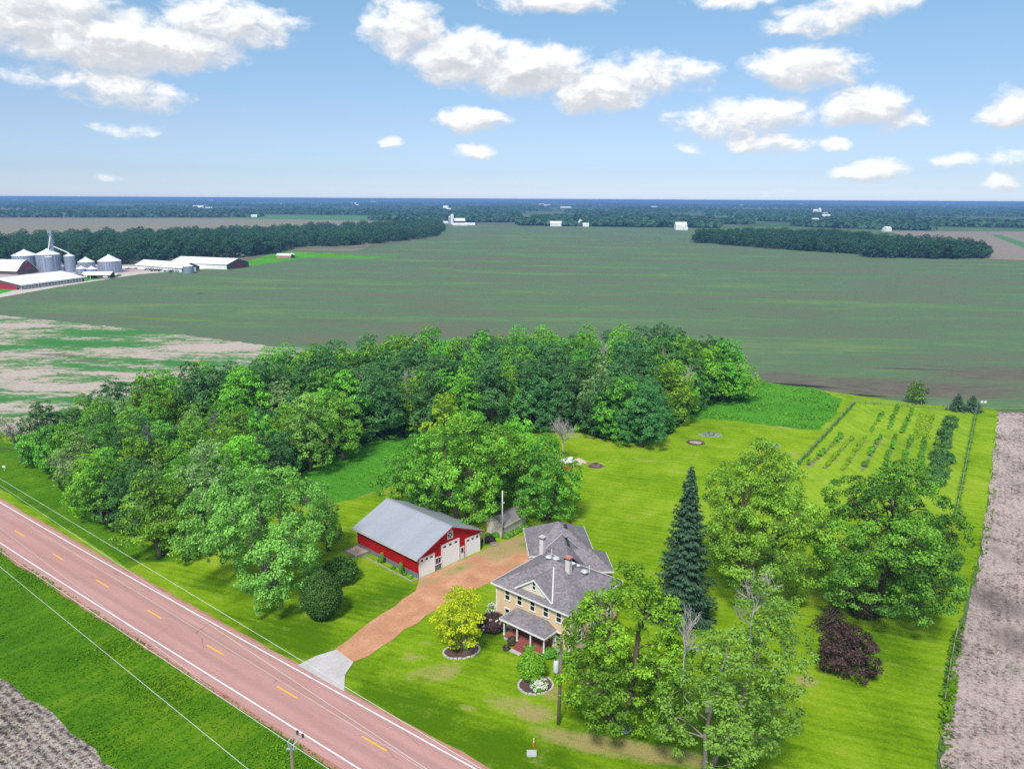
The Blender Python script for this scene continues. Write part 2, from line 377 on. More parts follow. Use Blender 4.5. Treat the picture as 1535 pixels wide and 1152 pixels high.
def fallow():
    m, n = newmat('fallow_mat'); p = n.pos(); r = n.rot(p, -.05, (2.6, 1, 1))
    a = n.noise(r, .05, 5, .65, .6); b = n.noise(r, .30, 5, .7, .4); c = n.noise(r, 1.5, 5, .75)
    tan = dapple(n, p, [spot(300, 521, 26, 7, -.12, 1.0), spot(350, 516, 22, 5, -.12, .9), spot(25, 488, 22, 9, 0, 1.0), spot(90, 580, 22, 7, 0, .9), spot(40, 560, 18, 6, 0, .8), spot(190, 560, 20, 4, -.1, .8), spot(260, 563, 14, 5, 0, .7), spot(60, 612, 12, 4, 0, .7), spot(170, 585, 9, 3, 0, .7), spot(0, 610, 10, 5, 0, .6)])
    grn = dapple(n, p, [spot(150, 500, 40, 12, -.1, .9), spot(130, 515, 45, 10, -.1, .9), spot(250, 543, 40, 8, -.15, .7), spot(10, 520, 20, 6, 0, .8), spot(110, 562, 18, 4, 0, .6), spot(190, 576, 8, 4, 0, .8), spot(90, 600, 12, 4, 0, .8), spot(20, 598, 12, 5, 0, .6), spot(230, 498, 30, 8, -.2, .8)])
    f = n.math('ADD', n.math('MULTIPLY', a, .30), n.math('ADD', n.math('MULTIPLY', b, .36), n.math('MULTIPLY', c, .34)))
    f = n.math('ADD', f, n.math('MULTIPLY', n.math('SUBTRACT', n.math('MULTIPLY', grn, 1.15), tan), .09))
    near = n.step(n.vm('DOT_PRODUCT', p, (-.25, 1, 0)), 175, 215)
    f = n.math('ADD', f, .006); g1 = n.mix(near, (.26, .33, .055), (.075, .22, .060)); g2 = n.mix(near, (.19, .33, .03), (.05, .20, .05))
    col = n.mix(n.step(f, .495, .525), n.ramp(c, [(.3, (.31, .245, .205)), (.5, (.47, .395, .335)), (.7, (.56, .48, .42))]), g1)
    col = n.mix(n.step(f, .54, .60), col, g2)
    dk = dapple(n, p, [spot(85, 532, 16, 5, -.1, 1.0), spot(130, 540, 18, 4, -.1, .9), spot(60, 522, 10, 3, 0, .7)])
    col = n.mix(n.step(n.math('ADD', dk, n.math('MULTIPLY', n.math('SUBTRACT', n.math('ADD', n.math('MULTIPLY', b, .5), n.math('MULTIPLY', c, .5)), .5), 3.0)), .45, .95, 0, .75), col, (.15, .115, .105))
    n.surf(col, .95, 0, n.bump(c, .5, .15), .05); MAT['fallow_mat'] = m
fallow()
ROADDIR = G(566, 1112)-G(32, 800); ROADDIR = ROADDIR/np.linalg.norm(ROADDIR)
ROADN = np.array([-ROADDIR[1], ROADDIR[0]])      # points to the house side
ROAD0 = (G(230, 921)+G(322, 973)+G(149, 876)+G(432, 1038))/4
def roadlat(n, p):
    return n.math('SUBTRACT', n.vm('DOT_PRODUCT', p, (ROADN[0], ROADN[1], 0.0)), float(ROAD0@ROADN))
def rowsoil():
    m, n = newmat('crop_mat'); p = n.pos(); lat = roadlat(n, p)
    wob = n.math('MULTIPLY', n.math('SUBTRACT', n.noise(p, .5, 3), .5), .35)
    row = n.math('SINE', n.math('MULTIPLY', n.math('ADD', lat, wob), 2*PI/.95))
    a = n.noise(p, 2.0, 6, .85); b = n.noise(p, .12, 3)
    f = n.math('ADD', n.math('MULTIPLY', row, .085), n.math('ADD', n.math('MULTIPLY_ADD', a, 2.2, -.62), n.math('MULTIPLY', n.math('SUBTRACT', b, .5), -.5)))
    col = n.ramp(f, [(.26, (.060, .050, .045)), (.41, (.19, .155, .14)), (.53, (.42, .345, .305)), (.72, (.62, .51, .46))])
    n.surf(col, .95, 0, n.bump(f, .7, .2), .1); MAT['crop_mat'] = m
rowsoil()
def baresoil():
    m, n = newmat('bare_mat'); p = n.pos(); BA_ = -math.atan2(*(G(1500, 640)-G(1450, 1140))); r = n.rot(p, BA_, (1, 3.0, 1))
    a = n.noise(r, 1.3, 5, .7, .3); b = n.noise(p, .13, 4, .6, .5); c = n.math('MULTIPLY_ADD', n.noise(p, 2.3, 6, .8), 1.9, -.45)
    rows = n.wave(n.rot(p, BA_), .33, 3.0, .4)
    f = n.math('ADD', n.math('MULTIPLY', a, .30), n.math('ADD', n.math('MULTIPLY', b, .34), n.math('ADD', n.math('MULTIPLY', c, .36), n.math('MULTIPLY', n.math('SUBTRACT', rows, .5), .018))))
    col = n.ramp(f, [(.36, (.085, .062, .055)), (.43, (.22, .17, .155)), (.49, (.42, .335, .30)), (.60, (.58, .475, .43))])
    wet = dapple(n, p, [spot(1490, 900, 6, 9, 0, 1.0), spot(1500, 830, 3, 10, 0, .6), spot(1520, 960, 6, 8, 0, .8)])
    col = n.mix(n.step(n.math('ADD', wet, n.math('MULTIPLY', n.math('SUBTRACT', n.math('ADD', n.math('MULTIPLY', c, .5), n.math('MULTIPLY', b, .5)), .5), 3.0)), .45, .95, 0, .8), col, n.ramp(c, [(.3, (.05, .035, .035)), (.55, (.16, .115, .11)), (.7, (.33, .265, .25))]))
    gr = n.step(n.math('ADD', n.math('MULTIPLY', n.noise(p, .25, 4), .7), n.math('MULTIPLY', c, .3)), .62, .70, 0, .7)
    col = n.mix(gr, col, (.11, .20, .04))
    n.surf(col, .95, 0, n.bump(c, .7, .2), .1); MAT['bare_mat'] = m
baresoil()
def gravelmat(name, c, c2, mixgreen):
    m, n = newmat(name); p = n.pos()
    a = n.noise(p, .30, 5, .6, .4); b = n.noise(p, 3.0, 5, .75); big = n.noise(p, .10, 2)
    col = n.ramp(n.math('ADD', n.math('MULTIPLY', a, .55), n.math('MULTIPLY', b, .45)), [(.32, tuple(x*.72 for x in c)), (.5, c), (.68, c2)])
    if mixgreen:
        tan = dapple(n, p, mixgreen)
        k = n.math('ADD', tan, n.math('MULTIPLY', n.math('SUBTRACT', n.math('ADD', n.math('MULTIPLY', a, .6), n.math('MULTIPLY', b, .4)), .5), 2.4))
        col = n.mix(n.step(k, .25, .75, 0, .85), col, (.36, .29, .13))
        col = n.mix(n.step(k, .95, 1.35, 0, .8), col, (.15, .24, .03))
    n.surf(col, .95, 0, n.bump(b, .6, .08), .15); MAT[name] = m
gravelmat('drive_mat', (.53, .270, .150), (.68, .40, .26), [spot(640, 872, 4, 2, .4, .8), spot(690, 852, 6, 2, .8, .9), spot(745, 825, 8, 5, .6, .95), spot(785, 815, 6, 6, .6, 1.1), spot(770, 850, 3, 4, .6, .6)])
gravelmat('shoulder_mat', (.42, .21, .15), (.50, .31, .24), None)
gravelmat('yard_mat', (.46, .38, .36), (.56, .48, .45), None)
gravelmat('track_mat', (.55, .50, .44), (.64, .58, .50), None)
def roadmat():
    m, n = newmat('road_mat'); p = n.pos(); lat = roadlat(n, p)
    al = n.rot(p, math.atan2(ROADDIR[1], ROADDIR[0]), (9, 1, 1))
    a = n.noise(al, .9, 5, .6); b = n.noise(p, 6.0, 4, .7); big = n.noise(p, .07, 3)
    g = n.math('ABSOLUTE', lat)
    w1 = n.math('SUBTRACT', 1.0, n.step(n.math('ABSOLUTE', n.math('SUBTRACT', g, 1.2)), .15, .75)); w2 = n.math('SUBTRACT', 1.0, n.step(n.math('ABSOLUTE', n.math('SUBTRACT', g, 3.1)), .2, .85))
    w0 = n.math('SUBTRACT', 1.0, n.step(g, .3, .9))
    t = n.math('MAXIMUM', n.math('MULTIPLY', w1, 1.0), n.math('MAXIMUM', n.math('MULTIPLY', w2, .75), n.math('MULTIPLY', w0, .25)))
    f = n.math('ADD', n.math('MULTIPLY', a, .5), n.math('ADD', n.math('MULTIPLY', b, .3), n.math('MULTIPLY', big, .2)))
    col = n.ramp(f, [(.33, (.425, .225, .200)), (.5, (.500, .280, .252)), (.68, (.570, .340, .310))])
    col = n.mix(n.math('MULTIPLY', t, n.step(a, .25, .65, .15, .62)), col, (.36, .205, .19))
    cr = n.voro(n.rot(p, math.atan2(ROADDIR[1], ROADDIR[0]), (6, 3.0, 1)), 1.0, 'DISTANCE_TO_EDGE')
    wn = n.noise(p, .15, 2)
    ck = n.math('MULTIPLY', n.math('SUBTRACT', 1.0, n.step(n.math('ADD', cr, n.math('MULTIPLY', n.math('SUBTRACT', b, .5), .02)), .002, .009)), n.step(wn, .5, .6, 0, .6))
    col = n.mix(ck, col, (.16, .09, .08))
    n.surf(col, .85, 0, n.bump(b, .3, .02), .25); MAT['road_mat'] = m
roadmat()
def linemat(name, c):
    m, n = newmat(name); p = n.pos(); a = n.noise(p, 5, 5, .75)
    n.surf(n.mix(n.step(a, .62, .8, 0, .6), c, (.46, .27, .23)), .7); MAT[name] = m
linemat('line_white', (.82, .80, .79)); linemat('line_yellow', (.85, .50, .015))
# ------------------------------------------------------------------ the ground
rg = np.random.default_rng(7)
def sheet(name, pts, z, m, jitter=0.0, step_=2.0, kind='structure', label=None):
    """ground cover cut to an outline of world points; edges run ragged by `jitter` metres"""
    out = []
    for a, b in zip(pts, list(pts[1:])+[pts[0]]):
        a, b = np.array(a), np.array(b); L = np.linalg.norm(b-a)
        k = max(1, min(120, int(L/step_))) if jitter else 1
        for i in range(k):
            q = a+(b-a)*i/k
            if jitter: q = q+rg.normal(size=2)*jitter
            out.append(q)
    tri = tessellate_polygon([[Vector((q[0], q[1], 0)) for q in out]])
    me = bpy.data.meshes.new(name)
    fs = []
    for t in tri:
        a, b, c = (out[i] for i in t)
        fs.append(tuple(t) if (b[0]-a[0])*(c[1]-a[1])-(b[1]-a[1])*(c[0]-a[0]) > 0 else tuple(t)[::-1])
    me.from_pydata([(q[0], q[1], z) for q in out], [], fs); me.materials.append(MAT[m]); me.update()
    o = link(name, me); o['kind'] = kind
    if label: o['label'] = label
    return o
FAR = 30000.0
me = bpy.data.meshes.new('ground'); me.from_pydata([(-FAR, -FAR, 0), (FAR, -FAR, 0), (FAR, FAR, 0), (-FAR, FAR, 0)], [], [(0, 1, 2, 3)]); me.materials.append(MAT['farmland_mat'])
tag(link('ground', me), kind='structure')
P = lambda *px: [G(*p) for p in px]
# far fields
gravelmat('pale_field_mat', (.26, .23, .16), (.20, .24, .12), None)
gravelmat('tan_field_mat', (.26, .22, .17), (.32, .27, .21), None)
gravelmat('green_field_mat', (.08, .21, .07), (.12, .26, .08), None)
sheet('field', P((-400, 326), (330, 327), (560, 331), (560, 338), (420, 345), (200, 352), (-400, 356)), .05, 'pale_field_mat')
sheet('field', P((385, 322), (550, 322), (552, 331), (330, 327)), .08, 'green_field_mat')
sheet('field', P((1075, 324), (1120, 322), (1180, 327), (1130, 334), (1060, 335)), .05, 'green_field_mat')
sheet('field', P((1330, 346), (1700, 348), (1800, 400), (1480, 388), (1380, 362)), .05, 'tan_field_mat')
sheet('field', P((1485, 352), (1500, 352), (1560, 372), (1535, 372)), .09, 'green_field_mat')
# the big bean field
sheet('bean_field', P((-120, 458), (0, 446), (215, 408), (360, 394), (425, 384), (480, 383), (560, 371), (640, 357), (672, 337), (790, 337), (1040, 344), (1190, 352), (1340, 352), (1400, 366), (1480, 390), (1750, 400), (2100, 620), (1488, 613), (1385, 606), (1290, 593), (1180, 580), (1130, 566), (1050, 540), (900, 515), (700, 510), (520, 525), (412, 521), (300, 506), (180, 492), (70, 482), (-120, 478)), .03, 'bean_mat', .25)
sheet('grass_strip', P((352, 397), (400, 383), (430, 377), (520, 381), (545, 384), (600, 386), (540, 387), (470, 386), (430, 391), (380, 398)), .07, 'meadow_mat', .4)
sheet('weedy_field', P((-140, 474), (0, 472), (180, 491), (300, 505), (412, 520), (520, 526), (560, 560), (420, 600), (200, 640), (90, 648), (0, 655), (-220, 668)), .06, 'fallow_mat', .5)
# the property
sheet('lawn', P((-150, 652), (60, 652), (200, 650), (430, 600), (560, 560), (900, 545), (1110, 560), (1140, 572), (1292, 594), (1390, 607), (1488, 613), (1497, 617), (1486, 720), (1468, 830), (1440, 930), (1418, 1010), (1408, 1100), (1402, 1180), (1395, 1320), (860, 1320), (712, 1160), (600, 1094), (500, 1036), (415, 985), (250, 890), (100, 800), (0, 736), (-100, 677)), .09, 'lawn_mat', .10)
sheet('verge', P((-200, 610), (-60, 660), (50, 668), (110, 690), (150, 760), (210, 815), (300, 830), (285, 842), (215, 842), (195, 852), (100, 794), (0, 733), (-150, 640)), .12, 'verge_mat', .12)
sheet('meadow', P((440, 745), (455, 705), (480, 680), (500, 655), (600, 640), (640, 660), (610, 700), (585, 728), (530, 748), (500, 755), (480, 768)), .12, 'meadow_mat', .15)
sheet('meadow', P((1020, 632), (1040, 605), (1090, 575), (1140, 573), (1225, 583), (1262, 599), (1250, 625), (1226, 646), (1170, 640), (1110, 632), (1060, 628)), .12, 'meadow_mat', .25)
FOREST = [(55, 690), (120, 765), (150, 785), (230, 815), (320, 795), (420, 735), (462, 700), (500, 684), (548, 664), (600, 658), (700, 652), (862, 648), (950, 664), (1005, 650), (1038, 618), (1100, 592), (1060, 572), (900, 568), (700, 572), (560, 586), (420, 610), (300, 634), (150, 655)]
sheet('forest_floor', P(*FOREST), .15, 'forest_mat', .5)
sheet('orchard_lawn', P((1282, 606), (1380, 612), (1462, 619), (1446, 700), (1430, 781), (1190, 764), (1150, 740), (1190, 702), (1240, 650)), .12, 'orchard_mat', .08)
sheet('bare_field', P((1497, 617), (1700, 628), (2300, 1320), (1398, 1320), (1412, 1140), (1424, 1040), (1443, 940), (1468, 840), (1484, 730)), .12, 'bare_mat', .22)
sheet('driveway', P((503, 974), (540, 944), (590, 910), (622, 886), (630, 868), (670, 849), (722, 826), (752, 812), (792, 802), (806, 826), (800, 850), (738, 873), (700, 888), (640, 924), (590, 957), (552, 985), (528, 993)), .13, 'drive_mat', .14)
sheet('driveway_apron', P((446, 998), (474, 984), (505, 974.5), (530, 993), (518, 1012), (516, 1040)), .16, 'concrete', .03)
# road in its own frame
def RP(al, lat):            # the road bends a little away at its far end
    k = max(0.0, -10-al); b = .55*min(k, 56)**2/56**2+(.020*(k-56) if k > 56 else 0)
    q = ROAD0+ROADDIR*al+ROADN*(lat+b); return (q[0], q[1])
W = 3.27
A0, A1 = -900, 260
def strip(name, l0, l1, z, m, jit=0.0):
    a = [RP(s, l0) for s in np.arange(A0, A1, 5.0 if not jit else 3.0)]+[RP(A1, l0)]
    b = [RP(s, l1) for s in np.arange(A0, A1, 5.0 if not jit else 3.0)]+[RP(A1, l1)]
    if jit:
        a = [np.array(q)+ROADN*rg.normal()*jit for q in a]; b = [np.array(q)+ROADN*rg.normal()*jit for q in b]
    v = [(q[0], q[1], z) for q in a+b]; n = len(a)
    me = bpy.data.meshes.new(name); me.from_pydata(v, [], [(i, i+1, n+i+1, n+i) for i in range(n-1)]); me.materials.append(MAT[m]); me.update()
    o = link(name, me); o['kind'] = 'structure'; return o
strip('roadside_grass_bank', -W-27.0, -W-.9, .085, 'verge_mat'); strip('grass_verge', W+.4, W+2.4, .086, 'lawn_mat')
strip('road_shoulder', -W-1.45, W+.95, .14, 'shoulder_mat', .10)
strip('road', -W-1.0, W+.55, .17, 'road_mat', .04)
strip('edge_line', W-.085, W+.085, .178, 'line_white'); strip('edge_line', -W-.085, -W+.085, .178, 'line_white')
DASH0 = (G(32, 800)-ROAD0)@ROADDIR; DP = float(np.linalg.norm(G(566, 1112)-G(32, 800))/6)
mb = MB()
for k in range(-45, 16):
    s = DASH0+k*DP; L = DP*.13
    mb.quad(*[(*RP(a, l), .178) for a, l in ((s-L, -.085), (s+L, -.085), (s+L, .085), (s-L, .085))])
tag(mb.build('centre_line', 'line_yellow'), kind='structure')
sheet('crop_field', P((-500, 830), (-60, 985), (0, 1014), (60, 1056), (110, 1098), (172, 1155), (300, 1330), (-700, 1330)), .12, 'crop_mat', .16)
# farm lane and yard far left
sheet('farm_lane', P((-120, 466), (0, 440), (90, 424), (200, 408), (300, 400), (355, 394), (358, 397), (300, 404), (210, 411), (100, 428), (0, 446), (-120, 473)), .10, 'track_mat', .2)
sheet('farm_yard', P((-120, 420), (0, 408), (130, 396), (205, 396), (280, 398), (350, 393), (355, 396), (300, 401), (200, 409), (110, 423), (20, 437), (-120, 462)), .08, 'yard_mat', .3)
sheet('grass_strip', P((-120, 450), (0, 432), (30, 432), (0, 441), (-120, 464)), .115, 'meadow_mat', .3)
sheet('grass_strip', P((125, 416), (150, 414), (182, 411), (182, 414), (140, 420), (120, 421)), .115, 'meadow_mat', .3)

# ------------------------------------------------------------------ tufts of rough grass (stuff)
def rand_in(poly, n, rng):
    lo, hi = poly.min(0), poly.max(0); P_ = lo+(hi-lo)*rng.random((n, 2)); return P_[inpoly(P_, poly)]
def tufts(name, label, poly, dens, size, m, seed, height=1.0, clump=.5, mask=None):
    rng = np.random.default_rng(seed); poly = np.array(poly)
    area = np.prod(poly.max(0)-poly.min(0)); P_ = rand_in(poly, int(area*dens), rng)
    if mask is not None: P_ = P_[mask(P_)]
    # patches: taller and lusher here and there
    k = np.sin(P_[:, 0]*.31+1.3*np.sin(P_[:, 1]*.23+seed))*np.sin(P_[:, 1]*.37+seed*2.1)
    keep = rng.random(len(P_)) < .62+.38*k; P_ = P_[keep]; k = k[keep]
    n = len(P_); h = size*height*(.55+.6*rng.random(n)+clump*.5*np.clip(k, 0, 1))
    C = np.column_stack([P_[:, 0], P_[:, 1], .14+h*.30])
    Nn = rng.normal(size=(n, 3)); Nn[:, 2] += 1.5
    V = leaf_quads(C, Nn, 1.0, rng, .5, along=np.tile([0, 0, 1.2], (n, 1))+0.6*rng.normal(size=(n, 3)))
    V = C[:, None, :]+(V-C[:, None, :])*h[:, None, None]
    V[:, :, 2] = np.maximum(V[:, :, 2], .10)
    k2 = np.sin(P_[:, 0]*.09+seed)*np.sin(P_[:, 1]*.13+seed*1.7); t = np.clip(.5+.16*k+.22*k2+.2*rng.normal(size=n), 0, 1)
    o = link(name, quads_mesh(name, V, m, t)); o['kind'] = 'stuff'; return o
VL = [RP(a, l) for a, l in ((-120, -W-1.5), (60, -W-1.5), (60, -W-28), (-120, -W-28))]
CROPPOLY = pxpoly([(-500, 830), (-60, 985), (0, 1014), (60, 1056), (110, 1098), (172, 1155), (300, 1330), (-700, 1330)])
tufts('rough_grass', '', VL, 20, .30, 'grass_blade', 3, .8, 1.1, mask=lambda q: ~inpoly(q, CROPPOLY))
tufts('rough_grass', '', pxpoly([(-150, 620), (-60, 662), (50, 670), (110, 692), (150, 762), (210, 817), (300, 831), (285, 840), (215, 840), (195, 848), (100, 792), (0, 730), (-150, 640)]), 9, .30, 'grass_blade', 5, .7)
tufts('meadow_grass', '', pxpoly([(440, 745), (455, 705), (480, 680), (500, 655), (600, 640), (640, 660), (610, 700), (585, 727), (530, 746), (500, 753), (480, 766)]), 9, .36, 'meadow_blade', 8, .8)
tufts('meadow_grass', '', pxpoly([(1020, 632), (1040, 605), (1090, 575), (1140, 573), (1225, 583), (1262, 599), (1250, 625), (1226, 645), (1170, 639), (1110, 631), (1060, 627)]), 8, .5, 'meadow_blade', 9, .9, 1.3)
tufts('weeds', '', pxpoly([(1402, 1160), (1412, 1030), (1424, 960), (1438, 930), (1446, 935), (1436, 1010), (1428, 1090), (1430, 1160)]), 16, .6, 'grass_blade', 12, .9, 1.2)
tufts('weeds', '', pxpoly([(1440, 920), (1464, 830), (1480, 740), (1490, 640), (1502, 640), (1494, 740), (1480, 830), (1452, 930)]), 5, .45, 'grass_blade', 13, .8, 1.2)
tufts('weeds', '', pxpoly([(-200, 640), (0, 625), (110, 612), (160, 625), (130, 645), (60, 660), (0, 664), (-200, 680)]), 3, .9, 'meadow_blade', 14, .8, 1.5)
tufts('crop_residue', '', pxpoly([(1497, 619), (1640, 625), (1800, 1200), (1405, 1200), (1416, 1120), (1428, 1040), (1447, 940), (1472, 840), (1488, 730)]), 8, .26, 'stubble_bits', 15, .4)
tufts('crop_residue', '', CROPPOLY[2:7].tolist()+[list(G(-40, 1300))], 9, .22, 'stubble_bits', 17, .4)
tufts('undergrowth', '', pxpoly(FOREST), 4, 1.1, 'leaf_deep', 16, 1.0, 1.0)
# seedlings in rows in the near crop field
rng = np.random.default_rng(21); V = []; T = []
pts = []
for k in range(4, 60):
    lat = -W-8-k*.95
    a = np.arange(-70, 45, .22)+rng.normal(size=len(np.arange(-70, 45, .22)))*.05
    l = lat+rng.normal(size=len(a))*.05
    pts.append(ROAD0[None]+a[:, None]*ROADDIR[None]+l[:, None]*ROADN[None])
pts = np.concatenate(pts); pts = pts[inpoly(pts, CROPPOLY)]; pts = pts[rng.random(len(pts)) < .8]
C = np.column_stack([pts, np.full(len(pts), .20)]); Nn = rng.normal(size=C.shape); Nn[:, 2] += 1.0
o = link('crop_seedlings', quads_mesh('crop_seedlings', leaf_quads(C, Nn, .20, rng, .6), 'seedling', rng.random(len(C)))); o['kind'] = 'stuff'
# ------------------------------------------------------------------ trees
def unit(v): return v/(np.linalg.norm(v)+1e-9)
def fib(n, rng):
    i = np.arange(n)+.5; ph = np.arccos(1-2*i/n); th = PI*(1+5**.5)*i+rng.random()*6.28
    d = np.column_stack([np.cos(th)*np.sin(ph), np.sin(th)*np.sin(ph), np.cos(ph)]); d += .18*rng.normal(size=d.shape)
    return d/np.linalg.norm(d, axis=1, keepdims=True)
def limb(mb, a, b, r0, r1, rng, bow=.12, n=5, seg=4):
    a, b = np.array(a, float), np.array(b, float); L = np.linalg.norm(b-a); w = rng.normal(size=3)*L*bow; w[2] = abs(w[2])*.6
    pts = [a+(b-a)*t+w*math.sin(PI*t) for t in np.linspace(0, 1, seg)]
    mb.tube(pts, list(np.linspace(r0, r1, seg)), n, cap=False); return pts
def leafy(seed, H, R, base=.18, nl=9, leaf=.34, dens=1.0, leafm='leaf_mid', barkm='bark', shape='round', lobe=.42, stems=1, clump=.34, droop=0.0, lean=(0, 0), fork=.3, gaps=0.0, squash=.85, trunk_r=None, flat=.45, sky=.35):
    """returns (trunk mesh, crown mesh): limbs run to lobes, each lobe is covered in clumps of leaf sprays"""
    rng = np.random.default_rng(seed); tb = MB(); tr = trunk_r or .022*H+.05
    lobes = []
    for i in range(nl):
        t = (i+.5)/nl
        if shape == 'round': prof = math.sqrt(max(0, 1-(1.75*t-.72)**2*.85))
        elif shape == 'oval': prof = math.sqrt(max(0, 1-(2*t-.85)**2))*.95
        elif shape == 'vase': prof = .45+.6*t if t < .7 else .87*(1.35-t)/.65
        else: prof = 1.02-t*.85
        z = H*(base+(1-base)*(.10+.74*t)); lr = R*lobe*(.78+.45*rng.random())*(1-.22*t)
        az = i*2.39996+rng.normal()*.35; r = max(0, R*prof-lr*.75)*(.80+.3*rng.random())
        lobes.append((np.array([r*math.cos(az)+lean[0]*t, r*math.sin(az)+lean[1]*t, z]), lr))
    lobes.append((np.array([lean[0]+rng.normal()*R*.08, lean[1]+rng.normal()*R*.08, H-R*lobe*.72]), R*lobe*.85))
    lobes.append((np.array([lean[0]*.6, lean[1]*.6, H*(base+.45*(1-base))]), R*lobe*1.15))
    # stems and limbs
    forks = []
    for s_ in range(stems):
        az = s_*6.28/max(1, stems)+rng.random(); o = 0 if stems == 1 else tr*.9
        p0 = np.array([o*math.cos(az), o*math.sin(az), -.15]); k = 0 if stems == 1 else R*.28
        p1 = np.array([k*math.cos(az)+lean[0]*.25, k*math.sin(az)+lean[1]*.25, H*(fork+.1*rng.random())])
        p2 = np.array([k*1.3*math.cos(az)+lean[0]*.8, k*1.3*math.sin(az)+lean[1]*.8, H*.82])
        w = rng.normal(size=3)*.012*H
        tb.tube([p0, p0*.7+p1*.3+[0, 0, .25], (p0+p1)/2+w, p1, (p1+p2)/2-w, p2], [tr*1.35, tr, tr*.85, tr*.7, tr*.42, tr*.12], 8); forks.append((p1, p2))
    for (c, lr) in lobes:
        p1, p2 = min(forks, key=lambda f: np.linalg.norm(f[0][:2]-c[:2]))
        f = np.clip((c[2]-lr*1.2-p1[2])/(p2[2]-p1[2]+1e-6), 0, .85); st = p1+(p2-p1)*f
        if c[2]-lr < p1[2]: st = p1*.9
        limb(tb, st, c, tr*.38*(1-.5*f), tr*.12, rng)
    CC = []; RR = []; TT = []
    for (c, lr) in lobes:
        m = max(8, int(5.2*(lr/ (clump*lr+.45))**2*1.0)); d = fib(m, rng); lt = rng.normal()*.11
        q = c+d*np.array([1, 1, squash])*lr*(.80+.22*rng.random((m, 1)))
        for k in range(m):
            ins = any(np.linalg.norm((q[k]-c2)/np.array([1, 1, squash])) < .72*r2 for c2, r2 in lobes if c2 is not c)
            if ins or d[k][2] < -.8 or rng.random() < gaps: continue
            if q[k][2] < H*base*.55: continue
            CC.append(q[k]); RR.append((clump*lr*.58+.34)*(.75+.5*rng.random())); TT.append(.46+lt+rng.normal()*.10)
            if rng.random() < .3: limb(tb, c+(q[k]-c)*.1, q[k], tr*.11, .015, rng, .1, 4, 3)
    if droop:
        for k in range(len(CC)):
            if CC[k][2] < H*.48 and np.linalg.norm(CC[k][:2]) > R*.45 and rng.random() < .75:
                L = droop*(.35+.85*rng.random()); q = CC[k].copy(); nn = int(L/.55)
                for j in range(nn):
                    z = q[2]-.5*(j+1)
                    if z < 1.0: break
                    CC.append(np.array([q[0]+rng.normal()*.12, q[1]+rng.normal()*.12, z])); RR.append(.62*(1-.35*j/nn)); TT.append(TT[k]-.02)
    CC = np.array(CC); RR = np.array(RR); TT = np.array(TT); ax = np.array([lean[0]*.5, lean[1]*.5, H*(base+.35*(1-base))])
    w = RR**2; cnt = np.maximum(5, (dens*w*5.9/(leaf*leaf*.36)).astype(int)); idx = np.repeat(np.arange(len(CC)), cnt); n = len(idx)
    d = rng.normal(size=(n, 3)); d /= np.linalg.norm(d, axis=1, keepdims=True)
    outw = CC[idx]-ax; outw /= np.linalg.norm(outw, axis=1, keepdims=True)+1e-9
    flip = np.sum(d*outw, axis=1) < -.35; d[flip] = -d[flip]; d[:, 2] *= np.where(d[:, 2] < 0, .7, 1)
    rad = RR[idx][:, None]*(.42+.66*rng.random((n, 1))**.6)
    C = CC[idx]+d*rad*np.array([1.12, 1.12, .82])
    Nn = d*.55+outw*.25+np.array([0, 0, flat])+.55*rng.normal(size=(n, 3))
    V = leaf_quads(C, Nn, leaf*.95, rng, .60, along=d*.9+np.array([0, 0, -.3]))
    V[:, :, 2] = np.maximum(V[:, :, 2], .12)
    tint = np.clip(TT[idx]+.17*rng.normal(size=n), 0, 1)
    nm = 'tree_%d' % seed
    return tb.mesh('trunk', barkm, True), quads_mesh('crown', V, leafm, tint)
def spruce(seed, H, R, leafm='leaf_spruce', leaf=.42, dens=1.0, skirt=.03, droop=.32):
    rng = np.random.default_rng(seed); tb = MB(); tb.tube([(0, 0, -.1), (.03, .02, H*.5), (0, 0, H*.985)], [.020*H, .012*H, .012], 7)
    Cs = []; Ns = []; Al = []; Ti = []
    z = H*skirt
    while z < H*.985:
        f = z/H; L0 = R*(1-f)**.82+.12; nb = int(7+6*(1-f)); a0 = rng.random()*6.28
        for k in range(nb):
            L = L0*(.72+.42*rng.random()); az = a0+k*6.283/nb+rng.normal()*.12; u = np.array([math.cos(az), math.sin(az), 0]); sd = np.array([-u[1], u[0], 0])
            tip = rng.normal()*.08
            m = max(5, int(dens*L*13)); s = rng.random(m)**.75; w = (1-s*.75)*L*.24*rng.normal(size=m)
            zz = z-L*droop*np.sin(s*PI*.62)+L*.10*s*s+tip*s
            c = u*(s*L)[:, None]+sd*w[:, None]; c[:, 2] = zz-np.abs(w)*.35-rng.random(m)*.16; Cs.append(c)
            nn = np.tile(u*.55+np.array([0, 0, .8]), (m, 1))+.4*rng.normal(size=(m, 3)); Ns.append(nn); Al.append(np.tile(u+np.array([0, 0, -.55]), (m, 1)))
            Ti.append(np.clip(.45+.18*rng.normal(size=m)+rng.normal()*.08, 0, 1))
            if L > .8: tb.tube([(0, 0, z), tuple(u*L*.9+np.array([0, 0, z-L*droop*.9]))], [.05, .012], 4, False)
        z += .34+.20*(1-f)*(H/18)
    Cs = np.concatenate(Cs); V = leaf_quads(Cs, np.concatenate(Ns), leaf, rng, .42, along=np.concatenate(Al)); V[:, :, 2] = np.maximum(V[:, :, 2], .12)
    return tb.mesh('trunk', 'bark', True), quads_mesh('crown', V, leafm, np.concatenate(Ti))
